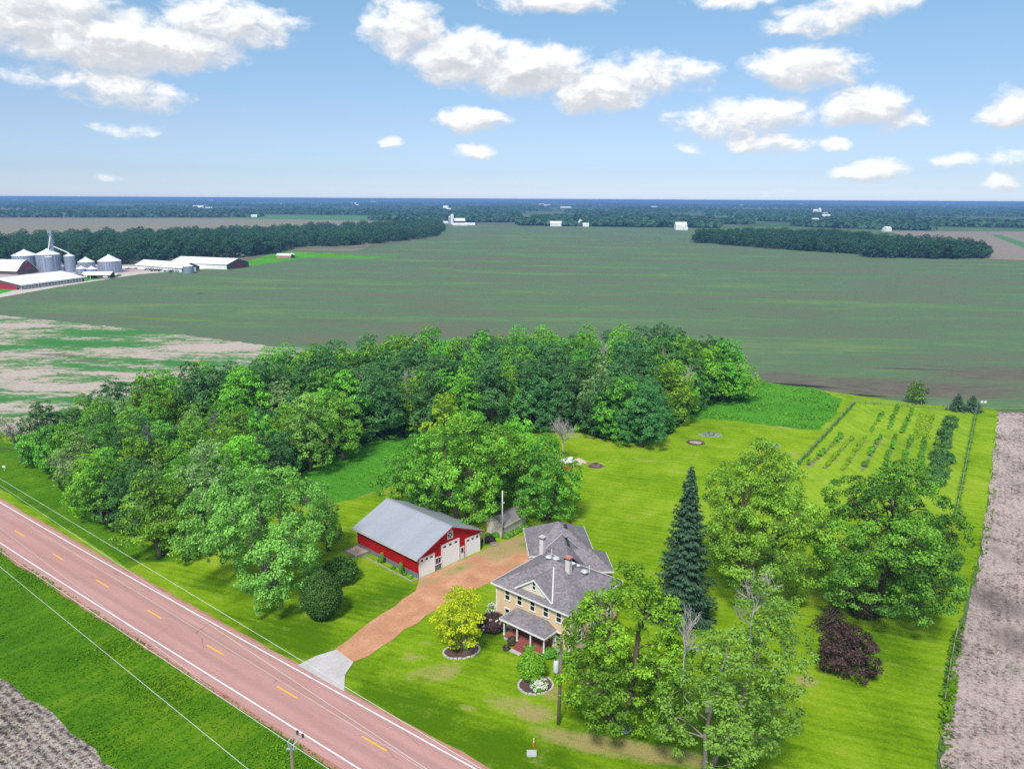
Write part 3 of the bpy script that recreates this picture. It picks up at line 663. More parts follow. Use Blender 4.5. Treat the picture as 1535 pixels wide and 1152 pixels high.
def mound(seed, H, R, leafm, leaf=.25, dens=1.0, egg=.5, rough=.12, lobes=14):
    """a dense clipped or natural shrub: leaves over a lumpy egg"""
    rng = np.random.default_rng(seed); area = 4*PI*R*H*.5; n = int(dens*area*3.2/(leaf*leaf*.5)); d = rng.normal(size=(n, 3)); d /= np.linalg.norm(d, axis=1, keepdims=True)
    L = fib(lobes, rng); lump = np.max(d@L.T, axis=1); k = 1-rough*2.2*(1-lump)**.7*2+rough*.2*rng.normal(size=n); k *= (.80+.22*rng.random(n)**.4)
    zc = H*.48; C = np.column_stack([d[:, 0]*R, d[:, 1]*R, d[:, 2]*np.where(d[:, 2] > 0, H-zc, zc)])*k[:, None]
    taper = 1-egg*.35*np.clip(d[:, 2], 0, 1)**1.5; C[:, :2] *= taper[:, None]; C[:, 2] += zc
    Nn = d*.8+np.array([0, 0, .3])+.55*rng.normal(size=(n, 3)); V = leaf_quads(C, Nn, leaf, rng, .6, along=d+np.array([0, 0, .5])); V[:, :, 2] = np.maximum(V[:, :, 2], .10)
    tint = np.clip(.45+.17*rng.normal(size=n), 0, 1)
    tb = MB(); tb.tube([(0, 0, -.1), (.02, 0, H*.6)], [.05+.02*H, .02], 6)
    for j in range(5): limb(tb, (0, 0, .1), tuple(L[j]*np.array([R*.6, R*.6, 0])+np.array([0, 0, H*(.4+.3*rng.random())])), .04, .012, rng)
    return tb.mesh('stem', 'bark', True), quads_mesh('foliage', V, leafm, tint)
def bare(seed, H, R, m='dead_wood', depth=4, nb=5, r0=None, spread=.75, twigs=True):
    rng = np.random.default_rng(seed); mb = MB()
    def grow(p, d, L, r, k):
        q = p+d*L; bow = rng.normal(size=3)*L*.07; mid = (p+q)/2+bow
        mb.tube([p, mid, q], [r, r*.78, r*.55], 5 if k > 1 else 4, False)
        if k == 0: return
        for j in range(nb if k > 1 else nb+1):
            st = p+(q-p)*(.35+.65*(j+1)/nb) if k < depth else mid+(q-mid)*((j+.3)/nb)
            dd = unit(d+spread*rng.normal(size=3)*np.array([1, 1, .7])+np.array([0, 0, .22])); grow(st, dd, L*(.50+.22*rng.random()), r*.52, k-1)
    grow(np.array([0, 0, -.1]), unit(np.array([rng.normal()*.05, rng.normal()*.05, 1.])), H*.50, r0 or .026*H, depth)
    V = np.array(mb.v); s = np.array([R/ (np.abs(V[:, :2]).max()+1e-6)]*2+[H/V[:, 2].max()]); mb.v = [tuple(q) for q in V*s]
    return mb.mesh('branches', m)
def plant(name, label, cat, px, meshes, rz=0.0, group=None, scale=1.0):
    q = G(*px) if len(px) == 2 else px
    t = thing(name, label, cat, (q[0], q[1], 0.0), rz, group); t.scale = (scale,)*3
    for me in meshes: link(me.name.split('.')[0], me, t)
    return t
def Hm(base, top): return float(HT(base, top))

# ---- the named trees around the yard
plant('silver_maple', 'broad grey green maple with drooping lower branches on the roadside lawn', 'tree', (402, 888),
      leafy(101, Hm((402, 888), (390, 706)), 9.6, .22, 13, .36, 1.0, 'leaf_maple', 'bark_pale', 'round', .36, 3, .36, 4.2, (-1.2, .5), .26))
plant('young_tree', 'small leafy tree leaning out beside the broad maple toward the barn', 'tree', (492, 826), leafy(102, Hm((492, 826), (492, 752)), 2.9, .1, 6, .34, 1.0, 'leaf_maple', shape='oval', lobe=.5))
plant('conical_shrub', 'dense egg shaped dark green cedar on the lawn', 'shrub', (484, 925), mound(103, Hm((484, 925), (484, 855)), 2.65, 'leaf_cedar', .26, 1.0, .9, .07, 60))
plant('spreading_shrub', 'low wide dark green shrub beside the stone bed at the barn', 'shrub', (511, 871), mound(104, 3.6, 2.7, 'leaf_cedar', .34, .8, .3, .16, 26))
plant('yellow_tree', 'bright yellow leaved tree on the front lawn by the driveway', 'tree', (688, 976), leafy(105, Hm((688, 976), (680, 882)), 4.1, .12, 9, .30, .75, 'leaf_yellow', shape='vase', lobe=.42, stems=2, gaps=.12, squash=.7))
plant('front_maple', 'bright green full maple between the house and the utility pole', 'tree', (922, 1092), leafy(106, Hm((922, 1092), (930, 852)), 6.0, .05, 21, .34, 1.05, 'leaf_bright', shape='round', lobe=.37, stems=2, squash=1.0, gaps=.05, lean=(1.5, .2)))
plant('poplar_tree', 'tall loose yellow green cottonwood behind the spruce', 'tree', (1132, 893), leafy(107, Hm((1132, 893), (1140, 666)), 9.6, .03, 26, .34, .95, 'leaf_cotton', shape='oval', lobe=.33, stems=2, gaps=.08, squash=1.15, fork=.2))
plant('shade_maple', 'wide dark green maple right of the cottonwood', 'tree', (1318, 922), leafy(108, Hm((1318, 922), (1305, 692)), 9.3, .06, 22, .36, 1.0, 'leaf_deep', shape='round', lobe=.34, squash=.95, gaps=.06))
for k in range(1): pass
t = plant('leaning_maple', 'thin crowned maple with dead grey branches at the front edge of the lawn', 'tree', (1060, 1160), leafy(109, Hm((1052, 1158), (1120, 892)), 6.2, .06, 22, .33, .85, 'leaf_ash', 'bark_pale', 'round', .34, 2, .36, 0, (4.8, 1.6), .16, .12, 1.0, trunk_r=.26))
d = link('dead_branches', bare(209, 8.5, 2.8, 'dead_wood', 3, 5)); d.parent = t; d.location = (4.0, 2.6, 12.2)
d = link('dead_branches', bare(210, 8.0, 2.6, 'dead_wood', 3, 5)); d.parent = t; d.location = (-2.4, 2.0, 9.0)
plant('spruce_tree', 'tall narrow blue green spruce behind the house', 'tree', (1022, 925), spruce(110, Hm((1022, 925), (1017, 695)), 4.7, dens=1.9))
plant('purple_tree', 'round dark purple leaved tree on the side lawn', 'tree', (1266, 1006), leafy(111, Hm((1266, 1006), (1266, 938)), 3.3, .0, 13, .26, .95, 'leaf_purple', shape='round', lobe=.42, trunk_r=.1, gaps=.04))
plant('small_spruce', 'small brownish spruce just behind the purple tree', 'tree', (1248, 945), spruce(112, Hm((1248, 945), (1243, 888)), 2.9, 'leaf_brown', .32, .8))
plant('brown_shrub', 'brownish shrub under the dark maple', 'shrub', (1292, 922), mound(113, 4.4, 2.6, 'leaf_brown', .3, .6, .6, .16, 22))
plant('round_shrub', 'lone dark shrub beside the front maple trunk', 'shrub', (977, 1047), mound(114, 2.2, 1.1, 'leaf_deep', .22, .9, .4, .1, 18))
plant('columnar_tree', 'narrow dark green tree standing alone at the back orchard fence', 'tree', (1373, 605), leafy(115, Hm((1373, 605), (1373, 571)), 2.6, .05, 8, .42, 1.0, 'leaf_deep', shape='oval', lobe=.5))
plant('young_spruce', 'left one of two small dark spruces at the back fence corner', 'tree', (1434, 615), spruce(116, Hm((1434, 615), (1433, 588)), 2.9, leaf=.5, dens=.7), group='spruces at the fence corner')
plant('young_spruce', 'right one of two small dark spruces at the back fence corner', 'tree', (1456, 616), spruce(117, Hm((1456, 616), (1455, 591)), 3.2, leaf=.5, dens=.7), group='spruces at the fence corner')
plant('olive_tree', 'olive green willow at the far right end of the grove', 'tree', (1098, 600), leafy(118, Hm((1098, 600), (1095, 527)), 6.6, .06, 12, .42, .75, 'leaf_cotton', shape='round', lobe=.36, gaps=.18))
plant('lime_tree', 'lime green tree rising behind the trees at the barn', 'tree', (668, 712), leafy(119, Hm((668, 712), (662, 590)), 4.8, .2, 9, .40, .9, 'leaf_lime', shape='oval', lobe=.42))
plant('dark_tree', 'dense blue green tree at the grove edge above the back lawn', 'tree', (962, 670), leafy(120, Hm((962, 670), (958, 572)), 5.6, .05, 10, .40, 1.1, 'leaf_blue', shape='oval', lobe=.44))
plant('bare_tree', 'dead grey leafless tree between the barn trees and the grove', 'dead tree', (843, 690), [bare(121, Hm((843, 690), (838, 618)), 3.8, 'dead_wood', 4, 5)])
plant('bare_tree', 'thin leafless tree on the roadside grass at the far left edge', 'dead tree', (33, 696), [bare(122, Hm((33, 696), (22, 626)), 5.0, 'dead_dark', 4, 4, r0=.26)])
plant('bare_shrub', 'dead grey bush low at the grove edge facing the road', 'dead tree', (152, 782), [bare(123, 5.2, 3.2, 'dead_wood', 3, 7)])
plant('bare_tree', 'bare grey tree among the left roadside trees of the grove', 'dead tree', (118, 738), [bare(124, 9.0, 4.6, 'dead_dark', 4, 5)])
plant('bare_tree', 'pale dead tree behind the drooping maple', 'dead tree', (424, 730), [bare(125, 8.6, 3.2, 'dead_wood', 4, 5)])
plant('bare_tree', 'dead pinkish grey tree at the right end of the grove', 'dead tree', (1022, 632), [bare(126, 15, 4.0, 'dead_wood', 4, 5)])
plant('bare_tree', 'leafless grey tree standing in the middle of the grove', 'dead tree', (615, 640), [bare(127, 15, 4.0, 'dead_wood', 4, 5)])

for i, (x, y, hh_, R_, lab) in enumerate(((700, 600, 17, 4, 'bare grey tree showing above the back edge of the grove'), (1000, 610, 16.5, 4, 'leafless tree among the far right grove trees'), (330, 700, 13, 4.2, 'leafless grey crown in the western part of the grove'), (545, 640, 15.5, 3.6, 'grey leafless tree left of the grove middle'), (235, 720, 12, 4, 'leafless grey tree behind the roadside grove trees'), (905, 600, 16.8, 3.6, 'thin leafless tree right of the grove middle'))):
    plant('bare_tree', lab, 'dead tree', (x, y), [bare(140+i, hh_, R_, 'dead_wood' if i % 2 else 'dead_dark', 4, 5)])
# ---- the clump behind the barn
BC = [((628, 772), (630, 655), 6.4, 'leaf_deep', 'leftmost tree of the clump behind the red barn'), ((694, 792), (690, 622), 8.0, 'leaf_mid', 'largest green tree directly behind the barn roof'),
      ((748, 768), (745, 640), 6.4, 'leaf_mid', 'leafy tree above the beige shed'), ((818, 780), (806, 655), 6.2, 'leaf_deep', 'rightmost tree of the clump behind the beige shed'), ((655, 745), (660, 640), 6.4, 'leaf_deep', 'tree at the back of the clump behind the barn'), ((775, 745), (770, 628), 6.5, 'leaf_mid', 'back tree of the clump beside the dead grey tree')]
for i, (b, tp, R, lm, lab) in enumerate(BC):
    plant('yard_tree', lab, 'tree', b, leafy(130+i, Hm(b, tp), R, [.06, .12, .26, .10, .1, .1][i], 13, .38, .85, lm, shape='round', lobe=.37, squash=.95, stems=1+i % 2), group='trees behind the barn')
# ---- the roadside row of the grove, each with its own look
RT = [((163, 786), (160, 690), 5.0, 'leaf_deep', 'rounded dark green tree nearest the road left of the dead bush'), ((205, 786), (200, 692), 5.2, 'leaf_blue', 'blue green tree right of the dead bush at the grove edge'),
      ((240, 836), (238, 706), 5.4, 'leaf_mid', 'medium green tree touching the drooping maple'), ((270, 838), (265, 770), 3.4, 'leaf_bright', 'low bright green tree at the mown lawn edge'),
      ((318, 800), (316, 660), 5.4, 'leaf_grey', 'grey green half bare tree behind the drooping maple'), ((80, 700), (85, 640), 6.0, 'leaf_deep', 'low spreading tree at the left end of the grove'),
      ((515, 690), (510, 592), 4.4, 'leaf_mid', 'slim tree at the grove edge above the unmown meadow'), ((466, 706), (462, 590), 6.0, 'leaf_maple', 'tall grove tree above the meadow left of the slim tree'), ((372, 770), (372, 650), 5.0, 'leaf_mid', 'green tree just behind the drooping maple crown')]
for i, (b, tp, R, lm, lab) in enumerate(RT):
    plant('grove_tree', lab, 'tree', b, leafy(150+i, Hm(b, tp), R, .08, 10, .40, .62 if 'grey' in lm else .9, lm, 'bark_pale' if 'grey' in lm else 'bark', 'round', .40, gaps=.2 if 'grey' in lm else .05), group='trees of the grove')
# ---- the grove: nine kinds, copied
KIND = [('leaf_mid', 'round', .40, 5.4), ('leaf_blue', 'oval', .40, 5.0), ('leaf_deep', 'round', .38, 5.8), ('leaf_blue', 'round', .40, 5.6), ('leaf_mid', 'oval', .42, 4.8), ('leaf_deep', 'oval', .40, 5.0), ('leaf_bright', 'round', .40, 5.0), ('leaf_grey', 'oval', .36, 5.0), ('leaf_blue', 'oval', .36, 5.6)]
GLAB = {'leaf_mid': 'medium green broadleaf tree in the closed canopy of the grove', 'leaf_blue': 'dark blue green broadleaf tree in the closed canopy of the grove', 'leaf_deep': 'deep green broadleaf tree in the closed canopy of the grove', 'leaf_bright': 'bright green broadleaf tree in the closed canopy of the grove', 'leaf_grey': 'thin grey green broadleaf tree in the closed canopy of the grove'}
protos = [leafy(170+i, 15.5, R*1.15, .03, 12, .44, .9 if lm != 'leaf_grey' else .5, lm, 'bark', sh, lb, gaps=.04 if lm != 'leaf_grey' else .2) for i, (lm, sh, lb, R) in enumerate(KIND)]
rng = np.random.default_rng(11); poly = pxpoly(FOREST); taken = [G(*b) for b, *_ in RT]+[G(*b) for b, *_ in BC]+[G(962, 670), G(668, 712)]
cand = rand_in(poly, 6000, rng); kept = []
for q in cand:
    if all(np.hypot(*(q-k)) > 5.0 for k in kept) and all(np.hypot(*(q-k)) > 4.2 for k in taken): kept.append(q)
    if len(kept) > 230: break
first = {}
for q in kept:
    west = q[0] < -30 and q[1] < 160
    w = [3, 1.2, 3, .8, 2.2, 2.2, 2.0, .9, .5] if west else [1.3, 3, 2, 3, 1.2, 2, .5, .7, 2.4]
    k = rng.choice(9, p=np.array(w)/sum(w)); lm = KIND[k][0]
    s = (.72 if west else .98)*(.85+.32*rng.random())
    # the canopy is lower along the near edges and in the south west
    if k not in first:
        o = plant('grove_tree', GLAB[lm]+(' (western part)' if False else ''), 'tree', (q[0], q[1], 0), protos[k], 0, 'trees of the grove'); first[k] = o
    else: o = copy_tree(first[k])
    o.location = (q[0], q[1], 0); o.rotation_euler = (0, 0, rng.random()*6.28); o.scale = (s*(.92+.2*rng.random()), s*(.92+.2*rng.random()), s)
print('grove trees', len(kept))
# ---- the woods across the field: lighter trees with the same build, crown parts only
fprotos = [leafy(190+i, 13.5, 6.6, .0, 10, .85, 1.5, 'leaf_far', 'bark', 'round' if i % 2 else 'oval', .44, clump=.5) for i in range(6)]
def wood(pxs, spacing, seed, label, group, nmax, hs=1.0, stuffname='woodland'):
    rng = np.random.default_rng(seed); poly = pxpoly(pxs); c = rand_in(poly, 9000, rng); kept = []
    for q in c:
        if all(abs(q[0]-k[0]) > spacing or np.hypot(*(q-k)) > spacing for k in kept): kept.append(q)
        if len(kept) > 900: break
    kept.sort(key=lambda q: np.hypot(*q)); near, far = kept[:nmax], kept[nmax:]; fst = {}
    for q in near:
        k = rng.integers(6); s = hs*(.75+.5*rng.random())
        if k not in fst: o = fst[k] = plant('woodland_tree', label, 'tree', (q[0], q[1], 0), fprotos[k], 0, group)
        else: o = copy_tree(fst[k])
        o.location = (q[0], q[1], 0); o.rotation_euler = (0, 0, rng.random()*6.28); o.scale = (s*1.05, s*1.05, s)
    if far:
        A = []; T = []
        for me in (p[1] for p in fprotos):
            v = np.empty(len(me.vertices)*3, np.float32); me.vertices.foreach_get('co', v); tt = np.empty(len(me.polygons), np.float32); me.attributes['tint'].data.foreach_get('value', tt); A.append(v.reshape(-1, 4, 3)); T.append(tt)
        VV = []; TT = []
        for q in far:
            k = rng.integers(6); s = hs*(.75+.5*rng.random()); a = rng.random()*6.28; M_ = np.array([[math.cos(a), -math.sin(a), 0], [math.sin(a), math.cos(a), 0], [0, 0, 1]])*s
            sel = rng.random(len(A[k])) < .6
            VV.append((A[k][sel]@M_.T)*np.array([1.05, 1.05, 1])+np.array([q[0], q[1], 0])); TT.append(np.clip(T[k][sel]+rng.normal()*.15, 0, 1))
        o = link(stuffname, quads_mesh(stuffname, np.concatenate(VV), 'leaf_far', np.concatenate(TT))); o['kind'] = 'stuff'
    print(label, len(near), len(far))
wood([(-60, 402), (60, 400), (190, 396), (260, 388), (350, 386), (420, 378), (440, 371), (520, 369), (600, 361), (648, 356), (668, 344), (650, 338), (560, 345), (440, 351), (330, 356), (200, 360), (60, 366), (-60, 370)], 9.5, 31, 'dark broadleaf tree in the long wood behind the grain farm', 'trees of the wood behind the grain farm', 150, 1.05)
wood([(1042, 364), (1100, 368), (1200, 376), (1285, 381), (1300, 386), (1400, 388), (1484, 387), (1470, 380), (1400, 374), (1340, 370), (1250, 360), (1130, 356), (1050, 358)], 9.0, 32, 'dark broadleaf tree in the wooded island of the big field', 'trees of the wooded island in the field', 90, 1.0)
# far tree lines, kilometres off
def distant(strips, seed, name='distant_woodland'):
    rng = np.random.default_rng(seed); C = []; S = []; T = []
    for (x0, y0, x1, y1, depth, n) in strips:
        a, b = G(x0, y0), G(x1, y1); t = rng.random(n); q = a+(b-a)*t[:, None]; q[:, 1] += rng.random(n)*depth
        C.append(q); S.append(10+7*rng.random(n)); T.append(.35+.2*rng.normal(size=n))
    C = np.concatenate(C); S = np.concatenate(S); T = np.concatenate(T); m = 22; n = len(C)
    d = rng.normal(size=(n, m, 3)); d /= np.linalg.norm(d, axis=2, keepdims=True); d[:, :, 2] = np.abs(d[:, :, 2])*1.0-.25*rng.random((n, m))
    P3 = np.concatenate([C[:, None, :].repeat(m, 1), np.zeros((n, m, 1))], 2)+d*np.array([.62, .62, .62])*S[:, None, None]; P3[:, :, 2] += S[:, None]*.36
    V = leaf_quads(P3.reshape(-1, 3), d.reshape(-1, 3)+np.array([0, 0, .4]), 1.0, rng, .8); Cn = P3.reshape(-1, 1, 3); V = Cn+(V-Cn)*np.repeat(S*.62, m)[:, None, None]; V[:, :, 2] = np.maximum(V[:, :, 2], .2)
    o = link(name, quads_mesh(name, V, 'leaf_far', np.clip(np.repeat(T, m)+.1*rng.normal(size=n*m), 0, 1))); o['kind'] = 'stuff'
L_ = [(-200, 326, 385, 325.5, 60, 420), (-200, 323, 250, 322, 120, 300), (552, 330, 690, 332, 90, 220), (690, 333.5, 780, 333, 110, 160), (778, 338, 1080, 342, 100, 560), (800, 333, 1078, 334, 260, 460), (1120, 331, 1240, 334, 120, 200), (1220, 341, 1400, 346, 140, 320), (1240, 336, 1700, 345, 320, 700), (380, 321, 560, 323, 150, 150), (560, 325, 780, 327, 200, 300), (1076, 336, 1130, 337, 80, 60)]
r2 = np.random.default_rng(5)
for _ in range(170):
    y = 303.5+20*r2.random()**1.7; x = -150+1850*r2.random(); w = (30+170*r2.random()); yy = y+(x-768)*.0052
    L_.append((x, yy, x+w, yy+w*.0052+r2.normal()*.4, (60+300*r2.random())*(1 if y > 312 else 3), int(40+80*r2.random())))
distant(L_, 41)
# ------------------------------------------------------------------ house
def ang(d): return math.atan2(d[1], d[0])
HP = G(744, 934.5); HU = G(855, 987)-HP; HW = float(np.linalg.norm(HU)); HU = HU/HW; HV = np.array([-HU[1], HU[0]])
house = thing('house', 'two storey buff brick farmhouse with grey shingle roof and front porch', 'house', HP, ang(HU))
W_, D_, EZ = 11.6, 10.2, 5.75
S = .50
w = MB(); w.box(0, 0, -.1, W_, D_, EZ)
w.build('wall', 'buff_brick', house)
f = MB(); f.box(-.02, -.02, -.1, W_+.02, D_+.02, .45); f.build('foundation', 'concrete', house)
f = MB()
for x in (0, W_-.14): f.box(x-.012, -.035, .45, x+.152, .10, EZ)
f.box(W_-.1, -.03, .45, W_+.035, .14, EZ); f.build('corner_board', 'white_paint', house)
# hip roof
o = .5; z0 = EZ+.16; hd = (D_+2*o)/2; zr = z0+hd*S; yr = D_/2; xa, xb = -o+hd, W_+o-hd
a, b, c, d = (-o, -o, z0), (W_+o, -o, z0), (W_+o, D_+o, z0), (-o, D_+o, z0); r1, r2_ = (xa, yr, zr), (xb, yr, zr)
r = MB(); th = .14
for pl in ((a, b, r2_, r1), (b, c, r2_), (c, d, r1, r2_), (d, a, r1)): r.quad(*pl)
r.quad(tuple(q for q in (a[0], a[1], z0-.02)), (d[0], d[1], z0-.02), (c[0], c[1], z0-.02), (b[0], b[1], z0-.02))
roof = r.build('roof', 'shingle', house)
def fascia(mb, pts, h=.2, t=.05, up=.03):
    """white edge board along a closed outline"""
    for p, q in zip(pts, list(pts[1:])+[pts[0]]):
        p, q = np.array(p, float), np.array(q, float); u = (q-p)/np.linalg.norm(q-p); n = np.array([u[1], -u[0], 0])
        mb.prism([p-u*t+[0, 0, up], q+u*t+[0, 0, up], q+u*t+[0, 0, up-h], p-u*t+[0, 0, up-h]], n*t)
f = MB(); fascia(f, (a, b, c, d)); f.build('eave_trim', 'white_paint', house)
# front gable on the roof
gx0, gx1, gy = 3.05, 8.75, .30; gm = (gx0+gx1)/2; gz = z0+(gy+o)*S-.05; gap = 8.25
zg = lambda y: z0+(y+o)*S
f = MB(); f.prism([(gx0+.35, gy, gz), (gx1-.35, gy, gz), (gm, gy, gap-.28)], (0, .12, 0)); f.build('gable_wall', 'cream_paint', house)
yv = (gap-z0)/S-o
r = MB(); k = -.18
for sx, gx in ((-1, gx0-.1), (1, gx1+.1)):
    bt = (gx, gy+k-.1, zg(gy+k-.1)+.02)
    r.prism([(gm, gy+k, gap), bt, (gm, yv, gap)], (0, 0, -.12))
r.build('gable_roof', 'shingle', house)
f = MB()
for gx in (gx0-.1, gx1+.1):
    p, q = np.array([gm, gy+k-.01, gap+.03]), np.array([gx, gy+k-.11, zg(gy+k-.1)+.05])
    f.prism([p, q, q+[0, 0, -.24], p+[0, 0, -.24]], (0, -.05, 0))
p, q = np.array([gx1+.1, gy+k-.1, zg(gy+k-.1)+.04]), np.array([gm, yv, gap+.03]); f.tube([p, q], .075, 5)
f.build('gable_trim', 'white_paint', house)
def window(parent, x, z, wd, h, y=0.0, name='window', rail=True, face=-1, trim=.11):
    """white framed sash window on a wall facing -y"""
    m = MB(); e = .05
    m.box(x-trim, y-e, z, x, y+.02, z+h); m.box(x+wd, y-e, z, x+wd+trim, y+.02, z+h)
    m.box(x-trim-.04, y-e-.03, z+h, x+wd+trim+.04, y+.02, z+h+trim*1.3); m.box(x-trim-.06, y-e-.07, z-trim*1.1, x+wd+trim+.06, y+.02, z)
    if rail: m.box(x, y-e*.6, z+h*.5-.04, x+wd, y+.02, z+h*.5+.04)
    fr = m.build(name, 'white_paint', parent)
    g = MB(); g.box(x, y-.018, z, x+wd, y+.02, z+h); g.build('pane', 'black_glass', fr)
for x in (1.55, 3.52, 5.56, 7.62, 9.56): window(house, x, 4.18, .66, 1.24)
window(house, 1.55, 1.7, .66, 1.15); window(house, 9.56, 1.55, .66, 1.15); window(house, 4.0, 1.35, .8, 1.35); window(house, 7.3, 1.35, .8, 1.35)
window(house, gm-.26, gz+.62, .42, .95, gy, trim=.07)
m = MB(); m.box(5.55, -.05, .75, 6.5, .02, 2.85); dr = m.build('door', 'white_paint', house); m = MB(); m.box(5.75, -.065, 1.75, 6.3, -.04, 2.6); m.build('pane', 'black_glass', dr)
# side windows (right wall, behind the maple)
sd = thing('side_wall', '', ''); sd.location = (W_, 0, 0); sd.rotation_euler = (0, 0, PI/2); sd.parent = house
for kk in ('label', 'category'):
    if kk in sd.keys(): del sd[kk]
for x in (1.6, 5.0, 8.0): window(sd, x, 4.18, .66, 1.24); window(sd, x, 1.6, .66, 1.2)
# porch
px0, px1, pd, pz, fz = 2.55, 9.45, 2.35, 2.95, .68
m = MB(); m.box(px0+.45, -2.15, fz-.12, px1-.05, -.0, fz); pf = m.build('porch_floor', 'porch_red', house)
m = MB(); m.box(px0+.5, -2.08, -.1, px1-.1, -.03, fz-.12); m.build('porch_base', 'concrete', house)
m = MB()
for i in range(3): m.box(5.2, -2.15-.30*(i+1), -.05, 6.7, -2.15-.30*i+(.0), fz-.17*(i+1))
m.build('steps', 'porch_red', house)
m = MB(); m.box(5.15, -3.6, .0, 6.75, -3.06, .16); m.build('step_pad', 'concrete', house)
for (x, y) in ((px0+.55, -2.05), (px0+2.62, -2.05), (px0+4.7, -2.05), (px1-.17, -2.05), (px1-.17, -.12), (px0+.55, -.12)):
    m = MB(); m.box(x-.075, y-.075, fz, x+.075, y+.075, pz-.16); m.box(x-.11, y-.11, fz, x+.11, y+.11, fz+.18); m.box(x-.11, y-.11, pz-.32, x+.11, y+.11, pz-.18); m.build('porch_post', 'white_paint', house)
e0, e1, ey, zt = px0+.1, px1+.22, -2.45, 3.72
A_, B_, C_, D2 = (e0, ey, pz), (e1, ey, pz), (e1, -.002, pz), (e0, -.002, pz); T1, T2 = (3.55, -.002, zt), (8.25, -.002, zt)
m = MB()
for pl in ((A_, B_, T2, T1), (B_, C_, T2), (D2, A_, T1)): m.quad(*pl)
m.quad(A_, D2, C_, B_); m.build('porch_roof', 'shingle', house)
m = MB(); fascia(m, (A_, B_, C_, D2), .2, .05); m.build('porch_trim', 'white_paint', house)
# rear addition, turned 45 degrees
QO = np.array([-.79, 15.02]); e1_ = np.array([.70, -.714]); e2_ = np.array([.714, .70])
def Q(s, t, z): q = QO+e1_*s+e2_*t; return (q[0], q[1], z)
def hip(mb, s0, s1, t0, t1, z, ap, nm=None):
    A = [Q(s0, t0, z), Q(s1, t0, z), Q(s1, t1, z), Q(s0, t1, z)]
    for i in range(4): mb.quad(A[i], A[(i+1) % 4], Q(*ap)) if (lambda: True)() else None
    mb.quad(*[(*q[:2], z-.02) for q in A[::-1]]); return A
gs0, gs1, gh, gz0 = -8.8, .65, 4.7, 3.95
m = MB()
m.prism([Q(gs0+.4, -gh+.4, -.1), Q(gs1-.4, -gh+.4, -.1), Q(gs1-.4, gh-.4, -.1), Q(gs0+.4, gh-.4, -.1)], (0, 0, gz0-.05)); m.build('garage_wall', 'cream_paint', house)
m = MB(); m.prism([Q(-.2, -2.2, -.1), Q(5.4, -2.2, -.1), Q(5.4, 6.0, -.1), Q(-.2, 6.0, -.1)], (0, 0, gz0-.08)); m.build('wing_wall', 'buff_brick', house)
m = MB(); Ag = hip(m, gs0, gs1, -gh, gh, gz0, (-4.1, 0, 7.05)); m.build('garage_roof', 'shingle', house)
m = MB(); fascia(m, Ag, .2, .05); m.build('garage_trim', 'white_paint', house)
# connecting gable
m = MB(); zc = 7.0
m.prism([Q(0, 0, zc), Q(0, -2.75, 4.35), Q(6.2, -2.75, 4.35), Q(6.2, 0, zc)], (0, 0, -.12)); m.prism([Q(0, 0, zc), Q(6.2, 0, zc), Q(6.2, 2.9, 4.3), Q(0, 2.9, 4.3)], (0, 0, -.12))
m.build('wing_roof', 'shingle', house)
m = MB(); m.prism([Q(.04, 0, zc-.14), Q(.04, -2.6, 4.25), Q(.04, 2.6, 4.25)], tuple(np.append(e1_*.1, 0))); m.build('wing_gable', 'cream_paint', house)
m = MB()
for t, z in ((-2.75, 4.35), (2.9, 4.3)):
    p, q = np.array(Q(-.03, 0, zc+.04)), np.array(Q(-.03, t, z+.04)); m.prism([p, q, q+[0, 0, -.2], p+[0, 0, -.2]], tuple(np.append(e1_*.07, 0)))
m.build('wing_trim', 'white_paint', house)
# right hand wing, hipped
m = MB(); t1, zz = 6.35, 3.97; A = [Q(.0, 0, zz), Q(5.9, 0, zz), Q(5.9, t1, zz), Q(.0, t1, zz)]; ap = Q(2.95, 3.4, 6.05); bk = Q(2.95, 0, 6.05)
for pl in ((A[1], A[2], ap, bk), (A[2], A[3], ap), (A[3], A[0], bk, ap)): m.quad(*pl)
m.quad(*[(*q[:2], zz-.02) for q in A[::-1]]); m.build('wing_roof', 'shingle', house)
m = MB(); p = [A[1], A[2], A[3], A[0]]
for p_, q_ in ((A[1], A[2]), (A[2], A[3])):
    p_, q_ = np.array(p_), np.array(q_); u = (q_-p_)/np.linalg.norm(q_-p_); n = np.array([u[1], -u[0], 0]); m.prism([p_+[0, 0, .03], q_+[0, 0, .03], q_+[0, 0, -.17], p_+[0, 0, -.17]], n*.05)
m.build('wing_trim', 'white_paint', house)
# roof fittings
def zmain(x, y): return z0+S*min(x+o, W_+o-x, y+o, D_+o-y)
def chimney(x, y, zb, zt, cap):
    m = MB(); m.box(x-.32, y-.28, zb, x+.32, y+.28, zt); ch = m.build('chimney', 'chimney_white', house)
    m = MB(); m.box(x-.38, y-.34, zt, x+.38, y+.34, zt+.16); m.build('collar', 'dark_metal', ch)
    m = MB(); m.box(x-.42, y-.38, zt+.16, x+.42, y+.38, zt+.34); m.build('cap', cap, ch)
chimney(7.75, 4.75, 7.2, 9.8, 'pink_brick'); chimney(-.15, 9.7, 4.8, 8.35, 'concrete')
def rooffan(x, y, z, rise=.25, lid=.5):
    m = MB(); m.lathe([(.22, z-.2), (.22, z+rise), (lid, z+rise), (lid, z+rise+.06), (lid*.72, z+rise+.2), (.2, z+rise+.26), (0.001, z+rise+.27)], 16)
    m.v = [(q[0]+x, q[1]+y, q[2]) for q in m.v]; m.build('roof_ventilator', 'steel_pole', house, True)
rooffan(3.75, 6.0, zmain(3.75, 6.0)); rooffan(5.1, 5.75, zmain(5.1, 5.75)); rooffan(8.9, 6.6, zmain(8.9, 6.6))
